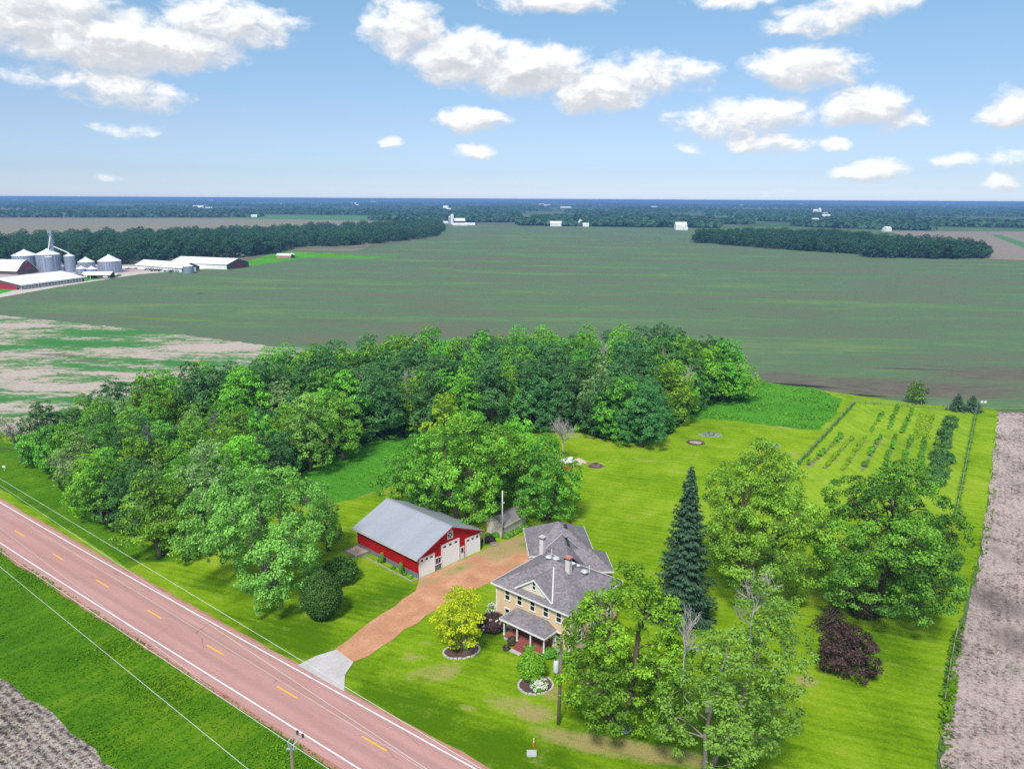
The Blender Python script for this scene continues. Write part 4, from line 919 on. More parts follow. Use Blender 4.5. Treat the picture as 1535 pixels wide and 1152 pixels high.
for x, y in ((9.1, 7.35), (2.2, 8.6)):
    m = MB(); m.tube([(x, y, zmain(x, y)-.2), (x, y, zmain(x, y)+.95)], .06, 8); m.build('vent_pipe', 'white_paint', house)
for (s, t, sgn) in ((1.0, .45, 1), (2.0, .45, 1), (3.0, .45, 1)):
    m = MB(); q = np.array(Q(s, t, zc-.42)); m.box(q[0]-.16, q[1]-.16, q[2]-.2, q[0]+.16, q[1]+.16, q[2]+.24); m.build('roof_vent', 'dark_metal', house)
for (s, t) in ((-3.9, 1.0), (-3.2, 1.0)):
    m = MB(); q = np.array(Q(s, t, 6.35)); m.box(q[0]-.18, q[1]-.18, q[2]-.2, q[0]+.18, q[1]+.18, q[2]+.25); m.build('roof_vent', 'dark_metal', house)
for (x, y) in ((5.4, 7.9), (6.5, 7.6), (7.5, 7.25)):
    m = MB(); m.lathe([(.17, zmain(x, y)-.1), (.17, zmain(x, y)+.2), (.24, zmain(x, y)+.2), (.2, zmain(x, y)+.34), (.001, zmain(x, y)+.36)], 12); m.v = [(q[0]+x, q[1]+y, q[2]) for q in m.v]; m.build('roof_vent', 'white_paint', house, True)
def hp(x, y, z=0.0): q = HP+HU*x+HV*y; return (q[0], q[1], z)
# things on the porch
def porch_chair(x, y, rz, label, m1):
    t = thing('porch_chair', label, 'chair', hp(x, y, fz), ang(HU)+rz)
    m = MB(); m.box(-.28, -.26, .36, .28, .26, .42); m.build('seat', m1, t); m = MB(); m.prism([(-.28, .24, .42), (.28, .24, .42), (.28, .36, 1.0), (-.28, .36, 1.0)], (0, .05, 0)); m.build('backrest', m1, t)
    for sx in (-.25, .25):
        m = MB(); m.box(sx-.03, -.26, .58, sx+.03, .28, .63); m.build('armrest', m1, t)
        for sy in (-.23, .23): m = MB(); m.box(sx-.025, sy-.025, 0, sx+.025, sy+.025, .6 if sy < 0 else .42); m.build('leg', m1, t)
porch_chair(4.3, -.75, .2, 'dark porch chair at the left end of the porch', 'brush'); porch_chair(8.8, -.8, -.4, 'dark red chair at the right end of the porch', 'porch_red')
def bedding(name, label, px, rx, ry, rz=0.0):
    q = G(*px); t = thing(name, label, 'garden edging', (q[0], q[1], .1), rz); m = MB(); rr = random.Random(int(px[0]))
    n = 26
    for i in range(n):
        a_, b_ = 2*PI*i/n, 2*PI*(i+.82)/n; k = 1+rr.uniform(-.04, .04)
        m.prism([(rx*k*math.cos(a_), ry*k*math.sin(a_), -.05), (rx*k*math.cos(b_), ry*k*math.sin(b_), -.05), ((rx*k-.2)*math.cos(b_), (ry*k-.2)*math.sin(b_), -.05), ((rx*k-.2)*math.cos(a_), (ry*k-.2)*math.sin(a_), -.05)], (0, 0, .16+rr.uniform(0, .05)))
    m.build('stone_ring', 'kerb_stone', t); m = MB(); m.quad(*[((rx-.2)*math.cos(2*PI*i/24), (ry-.2)*math.sin(2*PI*i/24), .06) for i in range(24)]); m.build('mulch', 'brush', t)
def shrub(label, px, H, R, leafm, seed, leaf=.2, flowers=0, cat='shrub', **kw):
    t = plant('shrub' if not flowers else 'flowering_shrub', label, cat, px, mound(seed, H, R, leafm, leaf, **kw))
    if flowers:
        rng = np.random.default_rng(seed+5); d = rng.normal(size=(flowers, 3)); d[:, 2] = abs(d[:, 2])+.2; d /= np.linalg.norm(d, axis=1, keepdims=True); C = d*np.array([R*.98, R*.98, H*.52])+[0, 0, H*.48]
        rep = np.repeat(np.arange(flowers), 6); Cc = C[rep]+.09*rng.normal(size=(len(rep), 3)); link('blossom', quads_mesh('blossom', leaf_quads(Cc, d[rep]+.5*rng.normal(size=(len(rep), 3)), .2, rng, .9), 'leaf_flower', rng.random(len(rep))), t)
bedding('flower_bed', 'stone edged flower bed under the yellow tree', (692, 977), 2.3, 1.6, .3); shrub('white flowering clump beneath the yellow tree', (697, 971), .9, .75, 'leaf_deep', 301, .15, 30)
bedding('flower_bed', 'stone edged flower bed on the front lawn with white roses', (803, 1028), 2.1, 1.7, .2); shrub('white rose bush in the front lawn flower bed', (808, 1033), 1.15, 1.05, 'leaf_deep', 302, .17, 55)
shrub('tall round bright green bush in front of the porch', (797, 1017), 3.4, 1.75, 'leaf_bright', 303, .24, egg=.6, rough=.16, lobes=26)
shrub('dark red leaved shrub with white flowers at the left house corner', (738, 944), 2.3, 1.9, 'leaf_purple', 304, .22, 22, rough=.2, lobes=22); shrub('white flowering bush against the left house wall', (741, 925), 2.2, .9, 'leaf_deep', 305, .2, 40)
shrub('low dark shrub right of the porch steps', (795, 976), .95, .8, 'leaf_deep', 306); shrub('small dark shrub left of the porch steps', (768, 966), 1.1, .75, 'leaf_brown', 307)
shrub('shrub at the right front corner of the porch', (823, 984), 1.2, 1.0, 'leaf_deep', 308); shrub('green shrub under the right front window of the house', (845, 991), 1.3, 1.1, 'leaf_mid', 309); shrub('low shrub at the right front corner of the house', (864, 997), 1.3, 1.2, 'leaf_deep', 310); shrub('tiny brown shrub on the lawn left of the porch steps', (759, 974), .7, .5, 'leaf_brown', 311)

# ------------------------------------------------------------------ red barn
BP = G(627.3, 867.6); BE = G(720, 825)-BP; BW = 12.45; BU = BE/np.linalg.norm(BE); BD, BZ, BA = 14.6, 3.5, 6.15
barn = thing('red_barn', 'red metal pole barn with white garage doors and pale steel roof', 'barn', BP, ang(BU))
m = MB()
m.prism([(0, 0, .82), (BW, 0, .82), (BW, 0, BZ), (BW/2, 0, BA-.02), (0, 0, BZ)], (0, .12, 0)); m.build('front_wall', 'barn_red_front', barn)
m = MB(); m.prism([(0, BD-.12, .82), (BW, BD-.12, .82), (BW, BD-.12, BZ), (BW/2, BD-.12, BA-.02), (0, BD-.12, BZ)], (0, .12, 0)); m.build('rear_wall', 'barn_red_front', barn)
for x in (0, BW-.12): m = MB(); m.box(x, .12, .82, x+.12, BD-.12, BZ); m.build('side_wall', 'barn_red', barn)
m = MB(); m.box(-.02, -.02, -.1, BW+.02, .14, .82); m.box(-.02, BD-.14, -.1, BW+.02, BD+.02, .82); m.box(-.02, .14, -.1, .14, BD-.14, .82); m.box(BW-.14, .14, -.1, BW+.02, BD-.14, .82); m.build('wainscot', 'barn_grey', barn)
ov = .55; sl = (BA-BZ)/(BW/2); th = .14; ze = BZ-ov*sl+.10; zp = BA+.10; y0, y1 = -.5, BD+.5
for sx in (0, 1):
    xe = -ov if sx == 0 else BW+ov; m = MB(); m.prism([(xe, y0, ze), (BW/2, y0, zp), (BW/2, y1, zp), (xe, y1, ze)][::1 if sx else -1], (0, 0, -.06)); m.build('roof', 'barn_roof', barn)
m = MB(); m.tube([(BW/2, y0-.01, zp+.01), (BW/2, y1+.01, zp+.01)], .11, 6); m.build('ridge_cap', 'barn_roof', barn)
m = MB(); m.box(-ov-.02, y0, ze-.26, -ov+.04, y1, ze-.065); m.box(BW+ov-.04, y0, ze-.26, BW+ov+.02, y1, ze-.065); m.box(-ov+.04, y0+.05, ze-.25, -.005, y1-.05, ze-.20); m.box(-.03, .0, BZ-.62, -.003, BD, BZ-.24)
m.build('eave_trim', 'soffit', barn)
m = MB()
for xe in (-ov, BW+ov): m.prism([(xe, y0-.03, ze-.07), (BW/2, y0-.03, zp-.07), (BW/2, y0-.03, zp-.25), (xe, y0-.03, ze-.25)], (0, .05, 0))
m.build('rake_trim', 'barn_red_front', barn)
def garage_door(x, wd, h):
    m = MB(); y = -.05
    nz = max(4, int(h/.55)); 
    for i in range(nz): m.box(x, y, h*i/nz+.003, x+wd, -.021, h*(i+1)/nz-.003)
    m.box(x+.01, y+.005, 0, x+wd-.01, -.021, h-.01); dr = m.build('garage_door', 'door_panel', barn)
    m = MB(); k = .12; m.box(x-k, -.09, -.02, x, .0, h+k); m.box(x+wd, -.09, -.02, x+wd+k, .0, h+k); m.box(x, -.09, h, x+wd, .0, h+k); m.build('door_frame', 'white_paint', dr)
    for i in range(3):
        xx = x+wd*(.08+.335*i); m = MB(); m.box(xx, y-.012, h*(1-.78/nz), xx+wd*.16, y+.01, h*(1-.30/nz)); m.build('pane', 'black_glass', dr)
garage_door(.24, 2.72, 2.95); garage_door(4.52, 3.36, 3.6); garage_door(9.36, 2.85, 2.95)
window(barn, 3.28, 1.1, .46, .92, -.021, rail=False, trim=.09); window(barn, 3.82, 1.1, .40, .92, -.021, rail=False, trim=.06)
m = MB(); m.box(8.2, -.07, 0, 9.0, -.021, 2.1); dr = m.build('entry_door', 'white_paint', barn); m = MB(); m.box(8.36, -.085, 1.1, 8.80, -.06, 1.9); m.build('pane', 'black_glass', dr); m = MB(); m.box(8.9, -.12, 1.0, 8.95, -.06, 1.1); m.build('handle', 'dark_metal', dr)
m = MB(); x, z, k = 5.62, 4.2, 1.14; t = .12
m.box(x, -.06, z, x+t, -.003, z+k); m.box(x+k-t, -.06, z, x+k, -.003, z+k); m.box(x+t, -.06, z, x+k-t, -.003, z+t); m.box(x+t, -.06, z+k-t, x+k-t, -.003, z+k)
for (p, q) in (((x+t, z+t), (x+k-t, z+k-t)), ((x+t, z+k-t), (x+k-t, z+t))):
    dx, dz = q[0]-p[0], q[1]-p[1]; L = math.hypot(dx, dz); nx, nz = -dz/L*.055, dx/L*.055; m.prism([(p[0]+nx, -.055, p[1]+nz), (q[0]+nx, -.055, q[1]+nz), (q[0]-nx, -.055, q[1]-nz), (p[0]-nx, -.055, p[1]-nz)], (0, .03, 0))
lf = m.build('loft_door', 'white_paint', barn); m = MB(); m.box(x+t, -.02, z+t, x+k-t, -.001, z+k-t); m.build('loft_panel', 'dark_metal', lf)
m = MB(); m.box(BW/2-.14, -.3, BA-.55, BW/2+.14, -.0, BA-.32); m.build('yard_light', 'white_paint', barn)
def bp(x, y, z=0.0): q = BP+BU*x+np.array([-BU[1], BU[0]])*y; return (q[0], q[1], z)
# raised bed and plants along the barn
t = thing('planter_box', 'weathered grey timber planter at the left rear corner of the barn', 'planter', bp(-1.3, BD-1.5), ang(BU)); m = MB()
for (x0, y0_, x1, y1_) in ((-1.2, -1.5, 1.2, -1.36), (-1.2, 1.36, 1.2, 1.5), (-1.2, -1.36, -1.06, 1.36), (1.06, -1.36, 1.2, 1.36)): m.box(x0, y0_, 0, x1, y1_, .5)
m.build('frame', 'weathered_wood', t); m = MB(); m.box(-1.05, -1.35, 0, 1.05, 1.35, .4); m.build('soil', 'sand', t)
t = thing('bed_edging', 'thin timber edging along the left wall of the barn', 'garden edging', bp(-1.25, 5.5), ang(BU)); m = MB(); m.box(-.06, -5.6, 0, .06, 6.0, .22); m.box(.06, -5.6, 0, 1.2, -5.48, .22); m.build('board', 'weathered_wood', t)
for i, y in enumerate((1.0, 2.4, 3.1, 5.0, 7.6, 8.2)): shrub(('tall thin plant' if i in (2, 4) else 'small green plant')+[' at the barn corner nearest the driveway', ' second from the driveway in the barn bed', ' third from the driveway in the barn bed', ' in the middle of the barn bed', ' toward the rear of the barn bed', ' rearmost in the barn bed'][i], bp(-.65, y)[:2] if False else (*bp(-.65, y)[:2], 0), 1.9 if i in (2, 4) else .6, .38, 'leaf_deep' if i % 2 else 'leaf_mid', 330+i, .16, cat='plant')
# lean to and clutter beside the barn
t = thing('lean_to', 'small open lean-to with a pale roof against the right barn wall', 'shed', bp(BW+.02, .8), ang(BU)); m = MB(); m.prism([(.0, 0, 2.35), (1.75, 0, 1.95), (1.75, 2.6, 1.95), (.0, 2.6, 2.35)], (0, 0, -.07)); m.build('roof', 'soffit', t)
for x, y in ((1.62, .1), (1.62, 2.4)): m = MB(); m.box(x-.06, y-.06, -.05, x+.06, y+.06, 1.93); m.build('post', 'white_paint', t)
m = MB(); m.box(.05, 2.5, 0, 1.5, 2.56, 2.2); m.build('back_panel', 'weathered_wood', t)
m = MB(); m.box(.2, .7, 0, .95, 1.6, .8); m.build('stored_box', 'dark_metal', t)
def wheelbarrow(loc, rz, label):
    t = thing('wheelbarrow', label, 'wheelbarrow', loc, rz); m = MB(); m.prism([(-.5, 0, .75), (.55, 0, .75), (.3, 0, .4), (-.35, 0, .4)], (0, .6, 0)); m.build('tray', 'brush', t)
    m = MB(); m.lathe([(.2, -.05), (.2, .05)], 14); m.v = [(q[0]+.62, q[2]+.3, q[1]+.2) for q in m.v]; m.build('wheel', 'dark_metal', t)
    for y in (.05, .55): m = MB(); m.tube([(.6, y, .25), (-.4, y, .45), (-1.0, y, .7)], .025, 5); m.tube([(-.3, y, .42), (-.45, y, 0)], .02, 5); m.build('handle', 'wood_pole', t)
wheelbarrow(bp(BW+2.3, 1.0), .7, 'dark wheelbarrow beside the lean-to at the barn'); shrub('dark shrub beside the wheelbarrow at the barn', (*bp(BW+3.2, .9)[:2], 0), 1.1, .85, 'leaf_purple', 341, .2)
t = thing('wooden_crate', 'low dark crate standing beside the lean-to', 'crate', bp(BW+2.5, -.5), .4); m = MB()
for z in (0, .22, .44): m.box(-.5, -.35, z, .5, -.3, z+.16); m.box(-.5, .3, z, .5, .35, z+.16); m.box(-.5, -.3, z, -.45, .3, z+.16); m.box(.45, -.3, z, .5, .3, z+.16)
m.build('slats', 'weathered_wood', t)

# ------------------------------------------------------------------ beige shed
SP = G(754.8, 805.9); SU = np.array([.599, .801]); SU /= np.linalg.norm(SU)
shed = thing('garden_shed', 'beige sided shed with grey shingle roof behind the steel pole', 'shed', SP, ang(SU)); sl_, sw_, sz, sp = 6.1, 3.5, 2.15, 2.95
m = MB(); m.prism([(0, 0, -.1), (0, sw_, -.1), (0, sw_, sz), (0, sw_/2, sp-.04), (0, 0, sz)], (sl_, 0, 0)); m.build('wall', 'shed_wall', shed)
k = (sp-sz)/(sw_/2)
for sy in (0, 1):
    ye = -.2 if sy == 0 else sw_+.2; m = MB(); m.prism([(-.15, ye, sz-.2*k+.06), (sl_+.15, ye, sz-.2*k+.06), (sl_+.15, sw_/2, sp+.06), (-.15, sw_/2, sp+.06)], (0, 0, -.08)); m.build('roof', 'shed_roof', shed)
m = MB()
for ye in (-.2, sw_+.2): m.prism([(-.18, ye, sz-.2*k+.0), (-.18, sw_/2, sp+.0), (-.18, sw_/2, sp-.14), (-.18, ye, sz-.2*k-.14)], (.03, 0, 0))
m.box(-.15, -.24, sz-.30, sl_+.15, -.2, sz-.06); m.build('trim', 'cream_paint', shed)
m = MB(); m.box(-.03, 1.0, 0, .0, 2.5, 1.95); m.build('door', 'shed_wall', shed)
for j in range(9): shrub(['weedy clump at the near corner of the beige shed', 'second weedy clump along the beige shed wall', 'third weedy clump along the beige shed wall', 'fourth weedy clump along the beige shed wall', 'fifth weedy clump along the beige shed wall', 'weedy clump at the far end of the beige shed wall', 'weedy clump left of the steel pole', 'weedy clump between barn lean-to and shed', 'weedy clump behind the house garage'][j], (*((SP+SU*(j*1.05+.2)+np.array([SU[1], -SU[0]])*.55) if j < 6 else (SP+np.array([-1.3-(j-6)*1.1, .4-(j-6)*.5]) if j < 8 else G(792, 801))), 0), .8, .7, 'leaf_mid', 350+j, .2, cat='plant', rough=.2)

# ------------------------------------------------------------------ poles and wires
t = thing('steel_pole', 'tall slim grey yard pole in front of the beige shed', 'pole', G(753, 808)); hh = Hm((753, 808), (752.6, 735)); m = MB(); m.tube([(0, 0, -.1), (0, 0, hh)], [.13, .09], 10); m.build('pole', 'steel_pole', t, True)
m = MB(); m.box(.1, -.25, 1.7, .3, -.05, 2.2); m.build('meter_box', 'dark_metal', t); m = MB(); m.box(-.05, -.05, hh-2.1, .32, .12, hh-1.95); m.build('bracket', 'steel_pole', t)
def wood_pole(px, top, label, lean=(0, 0)):
    h = Hm(px, top); t = thing('utility_pole', label, 'utility pole', G(*px)); m = MB(); m.tube([(0, 0, -.1), (lean[0]*.5, lean[1]*.5, h*.5), (lean[0], lean[1], h)], [.19, .165, .125], 10); m.build('pole', 'wood_pole', t, True); return t, h
UP, UH = wood_pole((837, 1086), (841, 957), 'weathered wooden utility pole with a grey transformer on the front lawn', (.15, 0))
m = MB(); m.lathe([(.001, 6.35), (.26, 6.35), (.28, 6.45), (.28, 7.5), (.24, 7.6), (.001, 7.66)], 16); m.v = [(q[0]-.38, q[1]-.12, q[2]) for q in m.v]; tr_ = m.build('transformer', 'transformer', UP, True)
m = MB(); m.lathe([(.05, 7.62), (.08, 7.75), (.05, 7.85), (.08, 7.95), (.03, 8.1)], 8); m.v = [(q[0]-.42, q[1]-.12, q[2]) for q in m.v]; m.build('bushing', 'insulator', tr_)
m = MB(); m.box(-.5, -.03, 8.3, .1, .05, 8.4); m.build('bracket', 'dark_metal', UP); m = MB(); m.tube([(-.5, -.05, 5.3), (-.42, -.05, 6.3)], .03, 5); m.build('drop_cable', 'dark_metal', UP)
t = thing('guy_marker', 'yellow plastic guy wire guard near the utility pole', 'guy wire', G(852, 1066)); m = MB(); m.tube([(0, 0, 0), (-.55, .25, 2.3)], .045, 6); m.build('guard', 'yellow_plastic', t)
# near pole, seen by its head only
NPZ = 9.4; NP2 = G(436, 1113, NPZ)
NP = thing('utility_pole', 'roadside utility pole at the bottom edge with two curved teal brackets', 'utility pole', (NP2[0], NP2[1])); m = MB(); m.tube([(0, 0, -.1), (0, 0, NPZ)], [.18, .13], 10); m.build('pole', 'wood_pole', NP, True)
for dx in (-.35, .35):
    al = ROADDIR*dx; m = MB(); m.tube([(al[0], al[1], NPZ-.5), (al[0]-.05, al[1]+.05, NPZ-.05), (al[0]+ROADN[0]*.35, al[1]+ROADN[1]*.35, NPZ+.18), (al[0]+ROADN[0]*.85, al[1]+ROADN[1]*.85, NPZ+.22)], .045, 6); br = m.build('bracket', 'bracket_teal', NP)
    m = MB(); q = (al[0]+ROADN[0]*.95, al[1]+ROADN[1]*.95); m.lathe([(.07, NPZ+.05), (.13, NPZ+.15), (.07, NPZ+.22), (.13, NPZ+.32), (.05, NPZ+.45)], 10); m.v = [(v[0]+q[0], v[1]+q[1], v[2]) for v in m.v]; m.build('insulator', 'insulator', br)
m = MB(); m.box(-.4, -.06, NPZ-.62, .4, .06, NPZ-.5); m.build('crossarm', 'bracket_teal', NP)
def wire(label, a, b, za, zb, sag, r=.026):
    p, q = np.append(G(*a, za), za), np.append(G(*b, zb), zb); d = (q-p); p, q = p-d*.6, q+d*.5
    m = MB(); pts = [p+(q-p)*t+np.array([0, 0, -sag*4*t*(1-t)]) for t in np.linspace(0, 1, 24)]; m.tube(pts, r, 5)
    o = m.build('overhead_wire', 'wire_metal'); tag(o, label, 'wire', 'overhead wires along the road')
wire('upper overhead wire of the pair above the lower left grass bank', (0, 825), (490, 1150), 8.6, 9.5, 0, .023); wire('lower overhead wire of the pair above the lower left grass bank', (0, 849), (372, 1152), 7.9, 8.2, 0, .021)
wire('overhead wire running along the house side verge of the road', (0, 717), (722, 1152), 8.4, 8.4, 0, .022); wire('overhead wire crossing from the far verge to the road centre line', (0, 727), (640, 1152), 8.8, 8.8, 0, .018)
wire('thin overhead wire above the middle of the road', (0, 760), (390, 1001), 7.2, 7.2, 0, .014); wire('thin overhead wire slanting over the left lane edge line', (0, 791), (182, 929), 7.0, 7.0, 0, .014)

# ------------------------------------------------------------------ small things on the lawns
t = thing('utility_cover', 'pale square utility vault lid on the front lawn by the road', 'utility box', G(797, 1131)); m = MB(); m.box(-.45, -.35, 0, .45, .35, .24); m.build('box', 'transformer', t); m = MB(); m.box(-.48, -.38, .24, .48, .38, .30); m.build('lid', 'steel_pole', t)
t = thing('marker_post', 'orange and white marker post beside the utility vault lid', 'marker post', G(800, 1119)); m = MB(); m.tube([(0, 0, 0), (0, 0, .55)], .09, 8); m.build('sleeve', 'orange_marker', t); m = MB(); m.tube([(0, 0, .55), (0, 0, 1.05)], .045, 8); m.build('rod', 'white_paint', t)
def heap(name, label, cat, px, rx, ry, h, m_, seed, n=900):
    rng = np.random.default_rng(seed); q = G(*px); mb = MB(); N_ = 14
    for i in range(7):
        for j in range(N_): mb.v.append((rx*(1-i/6.)*math.cos(2*PI*j/N_)*(1+.12*rng.normal()), ry*(1-i/6.)*math.sin(2*PI*j/N_)*(1+.12*rng.normal()), max(0, h*math.sin(i/6.*PI/2)*(1+.10*rng.normal())) if i else 0))
    for i in range(6):
        for j in range(N_): mb.f.append((i*N_+j, i*N_+(j+1) % N_, (i+1)*N_+(j+1) % N_, (i+1)*N_+j))
    o = mb.build(name, m_); o.location = (q[0], q[1], .1); return tag(o, label, cat)
heap('sand_pile', 'low tan sand heap beside the little red shed', 'sand pile', (866, 693), 1.9, 1.5, .75, 'sand', 1)
o = heap('brush_pile', 'dark brown brush heap on the back lawn', 'brush pile', (893, 699), 1.6, 1.3, .7, 'brush', 2)
rng = np.random.default_rng(9); m = MB()
for i in range(60): a_ = rng.random()*6.28; r_ = rng.random()**.5*1.5; p = np.array([r_*math.cos(a_), r_*math.sin(a_)*.8, .15+.55*(1-r_/1.6)]); d = rng.normal(size=3); d[2] *= .3; m.tube([p, p+d/np.linalg.norm(d)*.7], .03, 4)
m.build('twigs', 'weathered_wood', o)
t = thing('fire_pit', 'round ash filled fire pit on the back lawn', 'fire pit', G(1043, 664)); m = MB(); rr = random.Random(4)
for i in range(18):
    a_ = 2*PI*i/18; x, y, k = 1.75*math.cos(a_), 1.5*math.sin(a_), .18+rr.uniform(0, .1); m.box(x-k, y-k, 0, x+k, y+k, .25+rr.uniform(0, .12))
m.build('stone_ring', 'brush', t); m = MB(); m.lathe([(1.6, .12), (.9, .16), (.001, .2)], 18); m.build('ash_bed', 'ash', t)
def rockbed(label, px, rx, ry, seed):
    t = thing('rock_bed', label, 'garden bed', G(*px)); rr = random.Random(seed); m = MB()
    for i in range(90):
        a_, r_ = rr.uniform(0, 6.28), rr.random()**.5; x, y, k = rx*r_*math.cos(a_), ry*r_*math.sin(a_), rr.uniform(.12, .28); m.lathe([(k*.2, 0), (k, .08), (k*.8, .08+k*.6), (.01, .1+k*.8)], 7); m.v[-28:] = [(v[0]+x, v[1]+y, v[2]) for v in m.v[-28:]]
    m.build('stones', 'pond_stone', t); m = MB(); m.quad(*[(rx*1.05*math.cos(i*PI/12), ry*1.05*math.sin(i*PI/12), .125) for i in range(24)]); m.build('gravel', 'pond_stone', t)
    shr = link('groundcover', quads_mesh('groundcover', leaf_quads(np.column_stack([rx*np.cos(np.arange(260))*np.random.default_rng(seed).random(260)**.5, ry*np.sin(np.arange(260))*np.random.default_rng(seed).random(260)**.3, np.full(260, .3)]), np.random.default_rng(seed+1).normal(size=(260, 3))+[0, 0, 1], .3, np.random.default_rng(seed+2), .6), 'leaf_deep', np.random.default_rng(seed).random(260)), t)
rockbed('larger oval grey rock bed on the back lawn nearest the tall grass', (1065, 652), 2.6, 1.9, 5); rockbed('smaller grey rock bed on the back lawn above the cottonwood', (1156, 668), 1.9, 1.5, 6)
t = thing('garden_shed', 'tiny red shed with a white roof peeking past the barn trees', 'shed', G(850, 702), .5); m = MB(); m.box(-1.0, -.9, 0, 1.0, .9, 1.7); m.build('wall', 'red_door', t); m = MB(); m.prism([(-1.2, -1.1, 1.65), (-1.2, 1.1, 1.65), (-1.2, 0, 2.35)], (2.4, 0, 0)); m.build('roof', 'white_paint', t)
m = MB(); m.box(.95, -.95, 0, 1.04, -.8, 1.7); m.box(.95, .8, 0, 1.04, .95, 1.7); m.build('corner_board', 'white_paint', t)
t = thing('pale_box', 'grey white box fixed high in the thin leaning maple', 'nest box', (*G(1062, 1056, 6.0), 5.4)); m = MB(); m.box(-.35, -.3, 0, .35, .3, .75); m.build('box', 'steel_pole', t); m = MB(); m.prism([(-.45, -.4, .75), (-.45, .4, .75), (-.45, 0, 1.05)], (.9, 0, 0)); m.build('roof', 'white_paint', t); m = MB(); m.tube([(0, 0, -5.4), (0, 0, 0)], .06, 6); m.build('post', 'wood_pole', t)  # pale grey box of unknown use, built here on a post
for i, (x, y, s) in enumerate(((918, 1098, .5), (935, 1096, .6), (945, 1094, .35))):
    rr = np.random.default_rng(i); d = fib(26, rr); m = MB(); n = 8; m.lathe([(s*.3, 0), (s, .1), (s*.95, s*.5), (s*.5, s*.8), (.01, s*.85)], 9); m.v = [(v[0]*(1+.12*rr.normal()), v[1]*(1+.12*rr.normal()), v[2]) for v in m.v]; o = m.build('field_stone', 'pond_stone', None, False); q = G(x, y); o.location = (q[0], q[1], .08)
    tag(o, ['grey boulder left of the front maple trunk', 'largest grey boulder at the foot of the front maple', 'smallest grey boulder right of the front maple trunk'][i], 'rock')
t = thing('mailbox_marker', 'small white marker stake on the grass at the far left road edge', 'marker post', G(7, 706)); m = MB(); m.tube([(0, 0, 0), (0, 0, 1.0)], .05, 6); m.build('stake', 'white_paint', t); m = MB(); m.box(-.3, -.06, .8, .3, .06, 1.15); m.build('plate', 'white_paint', t)
t = thing('field_marker', 'small white sign at the field edge beyond the fence corner spruces', 'sign', G(1474, 609)); m = MB(); m.tube([(0, 0, 0), (0, 0, 1.2)], .05, 5); m.build('post', 'weathered_wood', t)
for dx in (-.55, .35): m = MB(); m.box(dx-.3, -.05, 1.0, dx+.3, .05, 1.55); m.build('plate', 'white_paint', t)

# ------------------------------------------------------------------ orchard
def fence(label, pts, sp=4.0, h=1.35, weeds=0):
    a0 = G(*pts[0]); t = thing('wire_fence', label, 'fence', a0); mw = MB(); rng = np.random.default_rng(len(label)); W3 = [np.append(G(*p)-a0, 0) for p in pts]; ps = []
    for p, q in zip(W3, W3[1:]):
        n = max(1, int(np.linalg.norm(q-p)/sp)); ps += [p+(q-p)*i/n for i in range(n)]
    ps.append(W3[-1])
    for p in ps:
        m = MB(); hh = h*(.95+.2*rng.random()); m.tube([p+[0, 0, -.1], p+[rng.normal()*.04, 0, hh]], .075, 5); m.build('post', 'weathered_wood', t)
    for p, q in zip(ps, ps[1:]):
        for z in (.25, .55, .85, 1.15): mw.tube([p+[0, 0, z], q+[0, 0, z]], .014, 3, False)
        L = np.linalg.norm(q-p)
        for k in np.arange(.5, L, .7): c = p+(q-p)*k/L; mw.tube([c+[0, 0, .2], c+[0, 0, 1.15]], .010, 3, False)
    mw.build('wire_mesh', 'weathered_wood', t)
    if weeds:
        tot = sum(np.linalg.norm(q-p) for p, q in zip(ps, ps[1:])); n = int(tot*weeds); k = rng.integers(0, len(ps)-1, n); u = rng.random(n)[:, None]; P0 = np.array(ps); C = P0[k]*(1-u)+P0[k+1]*u+rng.normal(size=(n, 3))*[.25, .25, 0]; lump = .5+.5*np.sin(C[:, 1]*.9+C[:, 0]*.7); C[:, 2] = .1+rng.random(n)*(.3+.75*lump)
        o = link('fence_weeds', quads_mesh('fence_weeds', leaf_quads(C, rng.normal(size=(n, 3))+[0, 0, .6], .34, rng, .5), 'meadow_blade', np.clip(.4+.2*rng.normal(size=n), 0, 1))); o.location = (a0[0], a0[1], 0); o['kind'] = 'stuff'
fence('weedy wire fence on the left side of the orchard', [(1281, 605), (1242, 648), (1192, 702), (1172, 724)], 4, 1.4, 34)
fence('wire fence along the back of the orchard beside the big field', [(1281, 604), (1380, 611), (1463, 618)], 5, 1.4, 8)
fence('wire fence on the right side of the orchard', [(1463, 619), (1447, 700), (1431, 781), (1412, 780)], 4, 1.4, 22)
fence('short wire fence along the bare field near the front corner', [(1433, 952), (1424, 1000), (1416, 1050)], 3, 1.1, 8)
